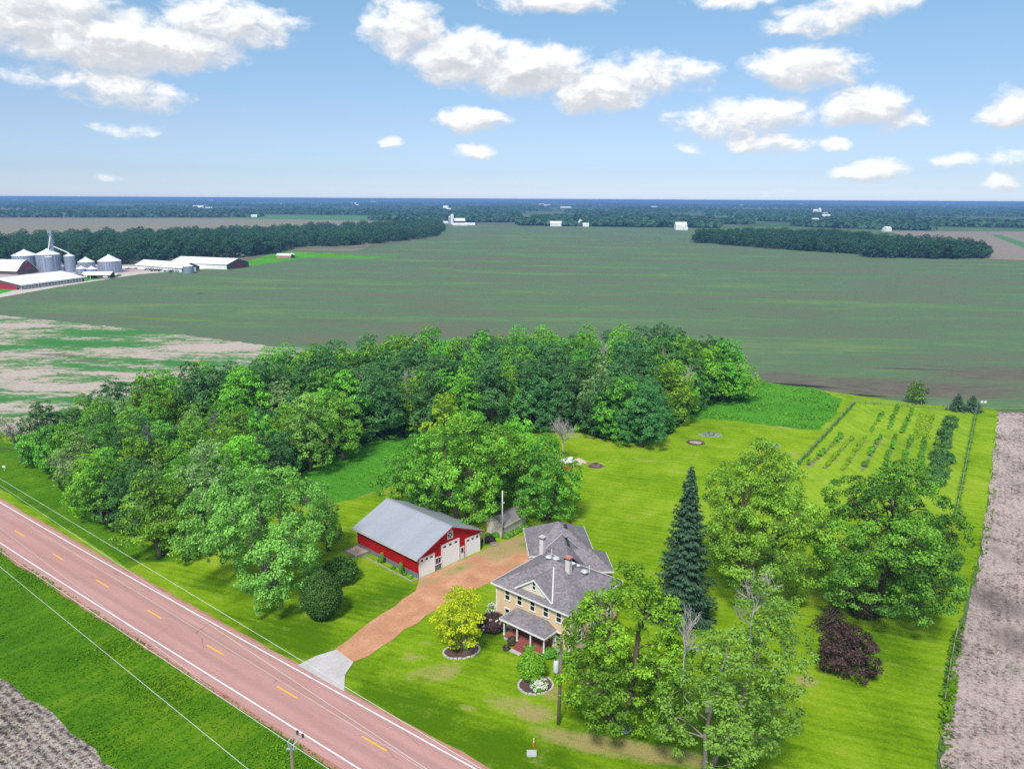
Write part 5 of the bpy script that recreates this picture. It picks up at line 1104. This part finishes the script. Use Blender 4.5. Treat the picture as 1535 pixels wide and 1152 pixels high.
# rows of young fruit trees and berry bushes
rng = np.random.default_rng(77); LN = [('berry_bush', [mound(400+i, 1.5, .75, 'leaf_lime', .22, .6, rough=.22, lobes=16) for i in range(3)]), ]
sap = [leafy(410+i, 2.4, .8, .3, 4, .28, .7, 'leaf_mid', lobe=.6, trunk_r=.04) for i in range(3)]
gravelmat('row_mat', (.22, .24, .10), (.30, .33, .13), None)
A_ = [(1212, 700), (1236, 703), (1262, 706), (1292, 706), (1322, 708), (1352, 709), (1378, 710)]; B_ = [(1262, 655), (1278, 656), (1298, 657), (1320, 657), (1342, 658), (1364, 660), (1386, 661)]
first = {}; cnt = 0
def row(a, b, n, kinds, gap=.12, lab='', grp=''):
    global cnt
    a, b = G(*a), G(*b)
    for i in range(n):
        if rng.random() < gap: continue
        q = a+(b-a)*(i+.5)/n+rng.normal(size=2)*.15; k = kinds[rng.integers(len(kinds))]; key = (k, lab)
        if key not in first:
            t = first[key] = plant('berry_bush' if k < 3 else 'fruit_sapling', lab, 'bush' if k < 3 else 'young tree', (q[0], q[1], 0), LN[0][1][k] if k < 3 else sap[k-3], 0, grp)
        else: t = copy_tree(first[key])
        t.location = (q[0], q[1], .1); t.rotation_euler = (0, 0, rng.random()*6.28); s = .34+.32*rng.random(); t.scale = (s, s, s*(.8+.4*rng.random())); cnt += 1
NM = ['row nearest the left fence', 'second row from the left fence', 'third row from the left fence', 'fourth row from the left fence', 'fifth row from the left fence', 'sixth row from the left fence', 'seventh row from the left fence']
for i in range(7): row(A_[i], B_[i], [18, 30, 30, 16, 16, 16, 16][i], [[0, 3], [0, 1, 2], [0, 1, 2], [3, 4], [3, 5], [3, 4, 1], [4, 5]][i], [.2, .04, .04, .25, .25, .2, .2][i], 'young plant in the front half of the orchard, '+NM[i], 'plants in orchard '+NM[i])
for i in range(7):
    a_, b_ = G(*A_[i]), G(*B_[i]); u_ = (b_-a_)/np.linalg.norm(b_-a_); n_ = np.array([-u_[1], u_[0]])*.42; sheet('planting_row', [a_-n_, a_+n_, b_+n_, b_-n_], .135, 'row_mat', .10, .8)
NB = ['leftmost back row', 'second back row', 'third back row']
for i, (a, b) in enumerate((((1304, 650), (1322, 622)), ((1328, 653), (1346, 614)), ((1350, 655), (1368, 616)))): row(a, b, 12, [[0, 3], [3, 4], [4, 5]][i], .3, 'young plant in the back half of the orchard, '+NB[i], 'plants in orchard '+NB[i])
gp = pxpoly([(1366, 660), (1394, 660), (1402, 622), (1376, 621)]); q = rand_in(gp, 1500, rng); o = link('vegetable_patch', quads_mesh('vegetable_patch', leaf_quads(np.column_stack([q, .2+.45*rng.random(len(q))]), rng.normal(size=(len(q), 3))+[0, 0, 1], .5, rng, .6), 'leaf_lime', np.clip(.25+.25*rng.normal(size=len(q)), 0, 1))); o['kind'] = 'stuff'
for i, (x, y, H_, R_) in enumerate(((1423, 640, 3.4, 1.9), (1417, 655, 3.0, 1.7), (1414, 670, 3.0, 1.8), (1406, 690, 3.0, 2.0), (1418, 694, 2.8, 1.6), (1404, 712, 4.0, 2.4), (1402, 728, 3.8, 2.5), (1393, 738, 2.4, 1.6))):
    plant('fruit_bush', ['farthest dark round bush', 'second farthest dark round bush', 'third farthest dark round bush', 'fourth dark round bush', 'small bush right of the fourth one', 'large dark round bush', 'largest and nearest dark round bush', 'low pale bush at the near end'][i]+' in the right orchard row', 'bush', (x, y), leafy(430+i, H_*.85, R_*.85, .05, 7, .30, .9, 'leaf_blue' if i < 7 else 'leaf_mid', lobe=.5, trunk_r=.08), 0, 'dark bushes in the right orchard row')
# ------------------------------------------------------------------ grain farm across the field
def bx(x, y, s=7.675): return (x/s, 340+y/7.672)
def silo(label, l, r, eave, peak, group='grain bins of the farm'):
    p, q = G(*l), G(*r); c = (p+q)/2; R = np.linalg.norm(q-p)/2; c = c+np.array([0, R]); mid = ((l[0]+r[0])/2, (l[1]+r[1])/2)
    Y = c[1]; d = ray(mid[0], eave); ze = CAM_H+d[2]*(Y-R*.6)/d[1]; d = ray(mid[0], peak); zp = max(ze+R*.42, CAM_H+d[2]*Y/d[1])
    t = thing('grain_bin', label, 'grain bin', c, 0, group); m = MB(); n = 28; pr = [(R, -.1)]
    nz = max(4, int(ze/1.1))
    for i in range(nz): pr += [(R, ze*(i+.1)/nz), (R*1.012, ze*(i+.5)/nz), (R, ze*(i+.9)/nz)]
    m.lathe(pr+[(R, ze)], n); m.build('body', 'galv', t)
    m = MB()
    for j in range(n):
        a = 2*PI*j/n; m.tube([(R*1.015*math.cos(a), R*1.015*math.sin(a), 0), (R*1.015*math.cos(a), R*1.015*math.sin(a), ze)], .10, 4, False)
    m.build('stiffeners', 'galv', t)
    m = MB(); m.lathe([(R*1.04, ze-.1), (R*1.04, ze), (R*.12, zp-.15), (R*.12, zp+.3), (.01, zp+.45)], n); m.build('roof', 'farm_roof', t)
    return c, R, ze, zp
def mid_(a, b): return ((a[0]+b[0])/2, (a[1]+b[1])/2)
S1 = silo('wide grey grain bin at the left end of the farm', bx(95, 525), bx(365, 525), 340+330/7.672, 340+265/7.672)
S2 = silo('tallest wide grain bin left of the grain elevator leg', bx(375, 530), bx(630, 530), 340+318/7.672, 340+255/7.672)
S3 = silo('narrow grain bin in front of the tallest wide bin', bx(490, 530), bx(605, 530), 340+345/7.672, 340+310/7.672)
S4 = silo('narrow grain bin right of the grain elevator leg', bx(730, 522), bx(845, 522), 340+335/7.672, 340+305/7.672)
silo('medium grain bin behind the two small bins', bx(860, 475), bx(1040, 475), 340+405/7.672, 340+350/7.672)
silo('wide grain bin at the right end of the farm', bx(1085, 530), bx(1335, 530), 340+395/7.672, 340+322/7.672)
silo('left one of the two small low grain bins', bx(855, 548), bx(970, 548), 340+480/7.672, 340+450/7.672); silo('right one of the two small low grain bins', bx(975, 548), bx(1090, 548), 340+485/7.672, 340+450/7.672)
silo('small hopper bin between the elevator and the narrow bin', bx(662, 518), bx(732, 518), 340+455/7.672, 340+400/7.672)
silo('lone grain bin in front of the long white sheds', (272.4, 410.2), (287.3, 410.2), 399, 394.6)
# elevator leg
lp = G(*bx(642, 515)); LH = 26.5; leg = thing('grain_elevator', 'tall lattice grain elevator leg with two spouts above the bins', 'grain elevator', lp); m = MB()
for sx in (-1.0, 1.0):
    for sy in (-1.0, 1.0): m.tube([(sx, sy, 0), (sx, sy, LH)], .16, 4)
for i in range(10):
    z0_, z1_ = LH*i/10, LH*(i+1)/10
    for a_, b_ in (((-1, -1), (1, -1)), ((1, -1), (1, 1)), ((1, 1), (-1, 1)), ((-1, 1), (-1, -1))): m.tube([(*a_, z0_), (*b_, z1_)], .10, 4, False); m.tube([(*a_, z1_), (*b_, z1_)], .10, 4, False)
m.build('tower', 'galv', leg); m = MB(); m.box(-.55, -.45, 0, -.05, .45, LH+1.0); m.box(.15, -.45, 0, .65, .45, LH+1.0); m.build('trunking', 'galv', leg); m = MB(); m.box(-2.0, -1.3, LH, 1.6, 1.3, LH+.15); m.box(-2.0, -.7, LH+1.0, .9, .7, LH+2.6); m.build('head_house', 'galv', leg)
def spout(to, z0_, z1_): q = to-lp; m = MB(); m.tube([(0, 0, z0_), (q[0], q[1], z1_)], .32, 6); m.build('spout', 'farm_roof', leg)
spout(S3[0], LH+.6, S3[3]+.3); spout(S4[0], LH-8, S4[3]+.3)
def frame3(o_, a, b): pass
# long open front shed
fr, bkr = G(*bx(245, 725)), G(*bx(975, 625)); d = bkr-fr; L = np.linalg.norm(d); t = thing('livestock_barn', 'long open sided white roofed barn with a red end wall at the farm lane', 'barn', fr, ang(d))
m = MB(); m.prism([(-.6, -.8, 2.9), (L+.6, -.8, 2.9), (L+.6, 17, 6.3), (-.6, 17, 6.3)], (0, 0, -.2)); m.prism([(-.6, 17, 6.3), (L+.6, 17, 6.3), (L+.6, 22, 4.6), (-.6, 22, 4.6)], (0, 0, -.2)); m.build('roof', 'farm_roof', t)
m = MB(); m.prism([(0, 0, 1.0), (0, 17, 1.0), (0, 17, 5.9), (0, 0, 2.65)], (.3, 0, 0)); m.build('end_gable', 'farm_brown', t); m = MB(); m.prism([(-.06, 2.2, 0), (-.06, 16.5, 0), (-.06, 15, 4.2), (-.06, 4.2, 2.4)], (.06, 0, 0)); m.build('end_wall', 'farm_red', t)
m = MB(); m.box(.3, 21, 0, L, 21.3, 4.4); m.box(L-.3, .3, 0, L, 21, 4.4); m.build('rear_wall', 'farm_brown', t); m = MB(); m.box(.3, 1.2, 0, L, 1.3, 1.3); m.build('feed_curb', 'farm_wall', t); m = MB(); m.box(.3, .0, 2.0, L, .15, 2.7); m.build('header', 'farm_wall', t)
for i in range(21): x = .1+(L-.4)*i/20; m = MB(); m.box(x, -.1, 0, x+.25, .18, 2.7); m.build('post', 'farm_wall', t)
# arched barn
fl2, fr2 = G(*bx(205, 552)), G(*bx(428, 528)); d = fr2-fl2; Wb = np.linalg.norm(d); t = thing('arched_barn', 'arched white roofed barn with a brown and red gable at the left edge', 'barn', fl2, ang(d)); Lb = 46
prof = [(-.8, 2.6), (Wb*.10, 5.0), (Wb*.24, 7.4), (Wb*.38, 9.0), (Wb*.5, 9.7), (Wb*.62, 9.0), (Wb*.76, 7.4), (Wb*.90, 5.0), (Wb+.8, 2.6)]
m = MB()
for (a, b) in zip(prof, prof[1:]): m.prism([(a[0], -.5, a[1]), (b[0], -.5, b[1]), (b[0], Lb, b[1]), (a[0], Lb, a[1])], (0, 0, -.2))
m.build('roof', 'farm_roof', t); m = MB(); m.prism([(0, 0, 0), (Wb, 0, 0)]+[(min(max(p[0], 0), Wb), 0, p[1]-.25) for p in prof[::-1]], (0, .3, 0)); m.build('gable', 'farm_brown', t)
m = MB(); m.prism([(Wb*.32, -.05, 4.6), (Wb*.70, -.05, 4.2), (Wb*.60, -.05, 7.2), (Wb*.44, -.05, 7.4)], (0, .04, 0)); m.build('gable_panel', 'farm_red', t); m = MB(); m.box(0, .3, 0, .3, Lb-1, 2.6); m.build('side_wall', 'farm_brown', t); m = MB(); m.box(Wb*.48, -.1, 7.7, Wb*.52, .0, 8.3); m.build('vent', 'farm_wall', t)
# small open shed
p = G(*bx(945, 600)); q = G(*bx(1120, 600)); d = q-p; L = np.linalg.norm(d); t = thing('machine_shed', 'small white roofed open shed between the long barn and the lane', 'shed', p, ang(d)+.12)
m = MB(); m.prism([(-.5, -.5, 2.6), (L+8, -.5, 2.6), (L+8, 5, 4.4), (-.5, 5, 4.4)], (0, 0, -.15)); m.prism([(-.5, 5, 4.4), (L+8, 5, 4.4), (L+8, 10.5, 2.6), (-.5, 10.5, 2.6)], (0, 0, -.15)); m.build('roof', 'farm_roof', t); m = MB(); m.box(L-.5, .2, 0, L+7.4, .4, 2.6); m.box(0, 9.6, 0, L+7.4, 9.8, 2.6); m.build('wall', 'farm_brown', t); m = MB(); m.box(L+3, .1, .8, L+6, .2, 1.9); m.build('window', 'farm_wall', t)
for x in (0, L*.5): m = MB(); m.box(x, 0, 0, x+.3, .3, 2.6); m.build('post', 'farm_wall', t)
# long sheds
def kx(x, y): return (195+x/5.685, 370+y/5.68)
def longshed(label, a, b, w, ze, zp, extra=None):
    p, q = G(*a), G(*b); d = q-p; L = np.linalg.norm(d); t = thing('long_shed', label, 'shed', p, ang(d), 'long white sheds of the farm')
    for (y0_, z0_, y1_, z1_) in ((-.7, ze-.1, w/2, zp), (w/2, zp, w+.7, ze-.1)): m = MB(); m.prism([(-.6, y0_, z0_), (L+.6, y0_, z0_), (L+.6, y1_, z1_), (-.6, y1_, z1_)], (0, 0, -.2)); m.build('roof', 'long_roof', t)
    m = MB(); m.box(0, 0, 0, L-.3, .3, ze); m.box(0, w-.3, 0, L-.3, w, ze); m.prism([(0, .3, 0), (0, w-.3, 0), (0, w-.3, ze), (0, w/2, zp-.4), (0, .3, ze)], (.3, 0, 0)); m.build('wall', 'farm_wall', t)
    m = MB(); m.prism([(L-.3, 0, 0), (L-.3, w, 0), (L-.3, w, ze), (L-.3, w/2, zp-.35), (L-.3, 0, ze)], (.3, 0, 0)); m.build('gable', 'farm_brown', t); return t, L
t, L = longshed('nearer long white shed with equipment parked along it', kx(52, 187), kx(445, 217), 15, 3.2, 6.6); m = MB(); m.box(L, 2, 0, L+.08, 6.5, 3.0); m.build('doorway', 'dark_void', t); m = MB(); m.box(L, 7.5, 0, L+.1, 12, 3.1); m.build('sliding_door', 'farm_wall', t)
t, L = longshed('farther long white shed with a brown and red end', kx(345, 172), kx(828, 193), 25, 4.0, 7.6); m = MB(); m.box(L, 8, .6, L+.08, 18, 3.4); m.build('end_panel', 'farm_red', t)
# equipment in the yard
def implement(px, label, L=7, rz=0.0, seed=1):
    t = thing('farm_implement', label, 'farm machine', G(*px), rz, 'implements parked in the farm yard'); rr = random.Random(seed); m = MB(); m.tube([(-L/2, 0, 1.0), (L/2, 0, 1.0)], .18, 5); m.tube([(-L/2, 1.5, 1.0), (L/2, 1.5, 1.0)], .18, 5)
    for i in range(6): x = -L/2+L*i/5; m.tube([(x, -.5, .3), (x, 1.9, 1.1)], .1, 4); m.tube([(x, 1.5, 1.0), (x+rr.uniform(-.4, .4), 1.3, rr.uniform(1.6, 3.0))], .1, 4)
    m.build('frame', 'dark_metal', t)
    for x in (-L*.35, L*.35): m = MB(); m.lathe([(.3, -.2), (.65, -.2), (.65, .2), (.3, .2)], 14); m.v = [(v[0]+x, v[2]-.3, v[1]+.65) for v in m.v]; m.build('wheel', 'dark_void', t)
for i, (x, y, lab) in enumerate(((222, 405.2, 'leftmost dark implement along the nearer long shed'), (233, 407, 'spiky dark implement near the middle of the nearer long shed'), (240, 406, 'upright dark implement in the farm yard'), (252, 407.6, 'low wide dark implement in the farm yard'), (262, 408, 'dark implement nearest the lone grain bin'))): implement((x, y), lab, 6+i % 3*2, -.3+.2*i, i)
def trailer(px, L, label): t = thing('farm_wagon', label, 'wagon', G(*px), -.1, 'pale wagons in the farm yard'); m = MB(); m.box(0, 0, .9, L, 2.4, 1.8); m.build('bed', 'farm_wall', t); m = MB(); [m.box(x, .2, 0, x+.9, 2.2, .9) for x in (.8, L-1.8)]; m.build('wheels', 'dark_void', t)
trailer((175, 403.5), 9, 'left pale wagon beside the right grain bin'); trailer((186, 403), 10, 'right pale wagon beside the right grain bin'); trailer((164, 414), 6, 'white wagon in front of the small open shed')
def gabled(px, w, l, h, label, rz=0.0, name='farmhouse', cat='building', wall='farm_wall', roof='farm_roof', group=None):
    t = thing(name, label, cat, G(*px), rz, group); m = MB(); m.prism([(-w/2, -l/2, -.1), (w/2, -l/2, -.1), (w/2, -l/2, h*.62), (0, -l/2, h*.97), (-w/2, -l/2, h*.62)], (0, l, 0)); m.build('wall', wall, t)
    m = MB()
    for s in (-1, 1): m.prism([(s*(w/2+.4), -l/2-.3, h*.60), (0, -l/2-.3, h), (0, l/2+.3, h), (s*(w/2+.4), l/2+.3, h*.60)], (0, 0, -.15))
    m.build('roof', roof, t); return t
gabled((427, 386.5), 6, 13, 4, 'small pale loafing shed in the green strip', PI/2-.05, 'loafing_shed', 'shed', 'pink_brick'); gabled((437, 386.3), 5, 5, 4.5, 'small open dark shed in the green strip', .1, 'loafing_shed', 'shed', 'dark_void')
# farmsteads beyond the field
c = G(678, 336.5); t = thing('farm_silo', 'tall paired white silos at the farmstead past the long wood', 'silo', c); m = MB(); m.lathe([(3.6, 0), (3.6, 19), (2.4, 21), (.01, 22)], 16); m.build('shell', 'farm_wall', t); m = MB(); m.lathe([(2.8, 0), (2.8, 15), (1.8, 17), (.01, 17.5)], 14, (-6, 2)); m.build('shorter_shell', 'galv', t)
gabled((689, 336.5), 16, 22, 13, 'white roofed barn beside the paired silos', PI/2+.15, 'gable_barn', 'barn', 'farm_brown'); gabled((690, 338), 8, 30, 5, 'low white shed in front of the silo farm barn', PI/2, 'gable_barn', 'barn'); gabled((704, 337.6), 7, 22, 5, 'low white shed at the right end of the silo farm', PI/2, 'gable_barn', 'barn'); gabled((668.5, 334.8), 8, 12, 5, 'small white shed left of the paired silos', PI/2, 'gable_barn', 'barn')
gabled((833, 339), 12, 22, 10, 'white barn at the far edge of the big field', PI/2, 'gable_barn', 'barn'); gabled((870, 339), 14, 14, 14, 'white house at the far edge of the big field', 0, 'farmhouse', 'house'); gabled((878, 339.6), 9, 12, 7, 'low white garage beside the far white house', PI/2, 'farmhouse', 'house'); gabled((1020, 344.5), 14, 20, 14, 'white house left of the wooded island', PI/2, 'farmhouse', 'house'); gabled((1027, 344.8), 8, 9, 9, 'pale outbuilding right of the white house by the wooded island', 0, 'farmhouse', 'house')
FB = [(298, 311.5, 14, 60, 12), (300, 315, 14, 16, 16), (308, 313.5, 12, 60, 9), (284, 311.5, 12, 34, 9), (381, 325.6, 8, 16, 7), (316, 302, 14, 50, 20), (425, 307.5, 14, 50, 10), (483, 308, 16, 70, 10), (531, 306, 16, 45, 14), (535, 309.5, 14, 30, 14), (668, 316, 14, 22, 22), (672, 318, 12, 18, 16), (1223, 318.5, 14, 24, 14), (1228, 321, 8, 10, 24), (1236, 322, 14, 30, 9), (1238, 326, 14, 24, 10), (1221, 336.5, 10, 18, 14), (1226, 336, 10, 12, 10), (1213, 324, 14, 30, 12), (1292, 341.5, 10, 18, 6), (1329, 347, 10, 12, 9), (1380, 305.5, 20, 90, 16), (1420, 306, 20, 60, 14), (1428, 306, 20, 60, 16), (1200, 306.5, 20, 80, 12), (768, 312, 14, 40, 9), (812, 307, 14, 50, 12), (820, 309, 14, 50, 12), (848, 312, 14, 70, 10), (884, 331, 10, 30, 7), (840, 332.5, 8, 40, 6), (20, 301, 20, 60, 14), (45, 303.5, 20, 50, 12), (980, 312, 14, 40, 12), (1290, 312, 14, 40, 10), (1110, 309, 16, 60, 12), (560, 303, 20, 70, 14)]
for i, (x, y, w, l, h) in enumerate(FB):
    col_ = x/1535; where = 'far left' if x < 400 else 'left of centre' if x < 700 else 'centre' if x < 1000 else 'right of centre' if x < 1300 else 'far right'
    gabled((x, y), w, l, h, 'tiny pale building in the blue haze at the %s horizon' % where, PI/2+(.3 if i % 3 else -.2), 'distant_building', 'building', group='distant buildings at the %s horizon' % where)

# ------------------------------------------------------------------ air, sky, sun, camera
m, n = newmat('haze_air'); v = n.add('ShaderNodeVolumePrincipled'); v.inputs['Color'].default_value = (.26, .49, .90, 1); v.inputs['Density'].default_value = HAZE_D; v.inputs['Anisotropy'].default_value = 0.0; n.out(v.outputs[0], 'Volume'); MAT['haze_air'] = m
mb = MB(); mb.box(-31000, -31000, -1.2, 31000, 31000, 54.2); o = mb.build('haze', 'haze_air'); o['kind'] = 'stuff'

SUN_EL, SUN_AZ = math.radians(52), math.radians(-163)      # azimuth from +Y toward +X: the sun stands high behind the camera's left shoulder
sv = np.array([math.cos(SUN_EL)*math.sin(SUN_AZ), math.cos(SUN_EL)*math.cos(SUN_AZ), math.sin(SUN_EL)])
ld = bpy.data.lights.new('sun', 'SUN'); ld.energy = SUN_E; ld.angle = math.radians(SUN_ANG); ld.color = (1.0, .955, .89)
lo = bpy.data.objects.new('sun', ld); COL.objects.link(lo); lo.rotation_euler = Vector(sv).to_track_quat('Z', 'Y').to_euler()
wd = bpy.data.worlds.new('World'); sc.world = wd; wd.use_nodes = True; n = NT(wd.node_tree)
sky = n.add('ShaderNodeTexSky', sky_type='NISHITA'); sky.sun_disc = False; sky.sun_elevation = SUN_EL; sky.sun_rotation = SUN_AZ; sky.air_density = 1.0; sky.dust_density = .6; sky.ozone_density = 1.2; sky.altitude = 300
dirv = n.add('ShaderNodeTexCoord').outputs['Generated']; s = n.add('ShaderNodeSeparateXYZ'); n.put(s.inputs[0], dirv)
az = n.math('ARCTAN2', s.outputs[0], s.outputs[1]); el = n.math('ARCSINE', s.outputs[2])
cm = n.add('ShaderNodeCombineXYZ'); n.put(cm.inputs[0], az); n.put(cm.inputs[1], el); P0 = cm.outputs[0]
CL = [(40, 15, 150, 75, .9), (170, 62, 170, 52, 1), (280, 75, 90, 34, .9), (340, 35, 115, 40, .75), (395, 50, 55, 26, .55), (62, 112, 60, 20, .42), (170, 132, 85, 32, .62), (230, 145, 60, 24, .5), (190, 196, 46, 12, .3),
      (605, 45, 65, 48, .85), (690, 85, 90, 46, .95), (790, 105, 110, 44, 1), (895, 138, 85, 34, .95), (965, 112, 100, 38, .62), (1030, 108, 55, 22, .55), (710, 178, 58, 22, .85), (830, 2, 105, 24, .75), (588, 212, 22, 12, .5), (708, 229, 34, 15, .62),
      (1205, 103, 100, 36, .85), (1225, 32, 85, 28, .6), (1290, 4, 90, 24, .55), (1100, 2, 70, 16, .5), (1110, 178, 115, 32, .62), (1170, 170, 70, 26, .6), (1145, 212, 80, 24, .5), (1298, 160, 72, 32, .95), (1340, 178, 50, 22, .5), (1247, 217, 24, 13, .6), (1303, 254, 60, 21, .9), (1520, 165, 62, 34, .8), (1437, 239, 38, 14, .6), (1497, 273, 34, 16, .75), (1520, 236, 45, 14, .35), (1038, 220, 26, 11, .4), (165, 268, 22, 5, .25), (1165, 288, 24, 6, .3)]
rngc = random.Random(3)
def ae(x, y): d = ray(x, y); return math.atan2(d[0], d[1]), math.asin(d[2]/np.linalg.norm(d))
BL = []
for (x, y, w, h, k) in CL:
    a, e = ae(x, y); a2, _ = ae(x+w, y); _, e2 = ae(x, y-h); BL.append((a, e, abs(a2-a), abs(e2-e), k))
def field(P):
    tot = None
    for (a, e, w, h, k) in BL:
        q = n.vm('MULTIPLY_ADD', P, (1/w, 1/h, 0), (-a/w, -e/h, 0)); f = n.math('MULTIPLY_ADD', n.vm('DOT_PRODUCT', q, q), -k*.85, k)
        tot = f if tot is None else n.math('MAXIMUM', tot, f)
    return tot
wv = n.add('ShaderNodeTexNoise'); n.put(wv.inputs['Vector'], n.scale(P0, (1, 1.5, 1))); wv.inputs['Scale'].default_value = 18; wv.inputs['Detail'].default_value = 3
warp = n.vm('MULTIPLY', n.vm('SUBTRACT', wv.outputs['Color'], (.5, .5, .5)), (.036, .020, 0))
Pw = n.vm('ADD', P0, warp)
def puffs(P): return n.math('ADD', n.math('MULTIPLY', n.math('SUBTRACT', n.noise(n.scale(P, (1, 1.7, 1)), 30, 7, .60, .15), .5), 1.55), n.math('MULTIPLY', n.math('SUBTRACT', n.noise(n.scale(P, (1, 1.6, 1)), 100, 5, .6), .5), .45))
F1 = field(Pw); D1 = n.math('ADD', F1, puffs(Pw)); DN = n.step(D1, -.06, .66)
Pu = n.vm('ADD', Pw, (-.006, .0135, 0)); D2_ = n.math('ADD', field(Pu), puffs(Pu))
lit = n.step(n.math('SUBTRACT', D1, D2_), -.38, .50); core = n.step(D1, .45, 1.25)
# what is above the picture: a loose deck of the same clouds, so the light is that of a part cloudy day
hi = n.step(el, .27, .42); dk = n.math('ADD', n.noise(n.vm('NORMALIZE', dirv), 3.2, 6, .6), 0.0); hid = n.math('MULTIPLY', hi, n.step(dk, .47, .62)); DN = n.math('MAXIMUM', DN, hid)
cc = n.mix(lit, (.62, .645, .69), (1.0, .995, .985)); cc = n.mix(n.math('MULTIPLY', core, n.math('SUBTRACT', 1.0, lit)), cc, (.53, .555, .60))
mul = n.mix(1.0, sky.outputs[0], n.ramp(n.math('MULTIPLY', el, 2.0, clamp=True), [(0.0, (.64, .79, 1.26)), (.03, (.53, .66, 1.02)), (.066, (.48, .585, .87)), (.185, (.56, .61, .76)), (.46, (.65, .79, .82)), (1.0, (.76, .84, .84))]), 'MULTIPLY')
mul = n.mix(1.0, mul, SKY_TINT, 'MULTIPLY'); gm_ = n.add('ShaderNodeGamma'); n.put(gm_.inputs[0], mul); gm_.inputs[1].default_value = 1.0
cloudcol = n.vm('MULTIPLY', cc, (CLOUD_B,)*3)
thin = n.math('MULTIPLY', DN, n.step(el, .0, .06, .55, .97))
final = n.mix(thin, gm_.outputs[0], cloudcol)
bg = n.add('ShaderNodeBackground'); n.put(bg.inputs[0], final); bg.inputs[1].default_value = SKY_S
ow = n.add('ShaderNodeOutputWorld'); n.nt.links.new(bg.outputs[0], ow.inputs[0]); wd.cycles.sampling_method = 'MANUAL'; wd.cycles.sample_map_resolution = 512

cam = bpy.data.cameras.new('camera'); co = bpy.data.objects.new('camera', cam); COL.objects.link(co); sc.camera = co
cam.sensor_fit = 'HORIZONTAL'; cam.sensor_width = 36; cam.lens = FPX/1535*36; cam.clip_start = .5; cam.clip_end = 90000
up = Vector((0, math.sin(PITCH), math.cos(PITCH))); fw = Vector((0, math.cos(PITCH), -math.sin(PITCH))); c_, s_ = math.cos(ROLL), math.sin(ROLL)
X = Vector((1, 0, 0))*c_+up*s_; Y = -Vector((1, 0, 0))*s_+up*c_; Z = -fw
co.matrix_world = Matrix(((X.x, Y.x, Z.x, 0), (X.y, Y.y, Z.y, 0), (X.z, Y.z, Z.z, CAM_H), (0, 0, 0, 1)))
sc.view_settings.view_transform = 'Standard'; sc.view_settings.look = 'None'; sc.view_settings.gamma = 1; sc.view_settings.exposure = EXPO
cy = sc.cycles; cy.max_bounces = 5; cy.diffuse_bounces = 3; cy.glossy_bounces = 2; cy.transmission_bounces = 4; cy.transparent_max_bounces = 4; cy.volume_bounces = 0; cy.use_denoising = DENOISE
try: cy.denoiser = 'OPENIMAGEDENOISE'
except Exception: pass
cy.caustics_reflective = False; cy.caustics_refractive = False; cy.sample_clamp_indirect = 6
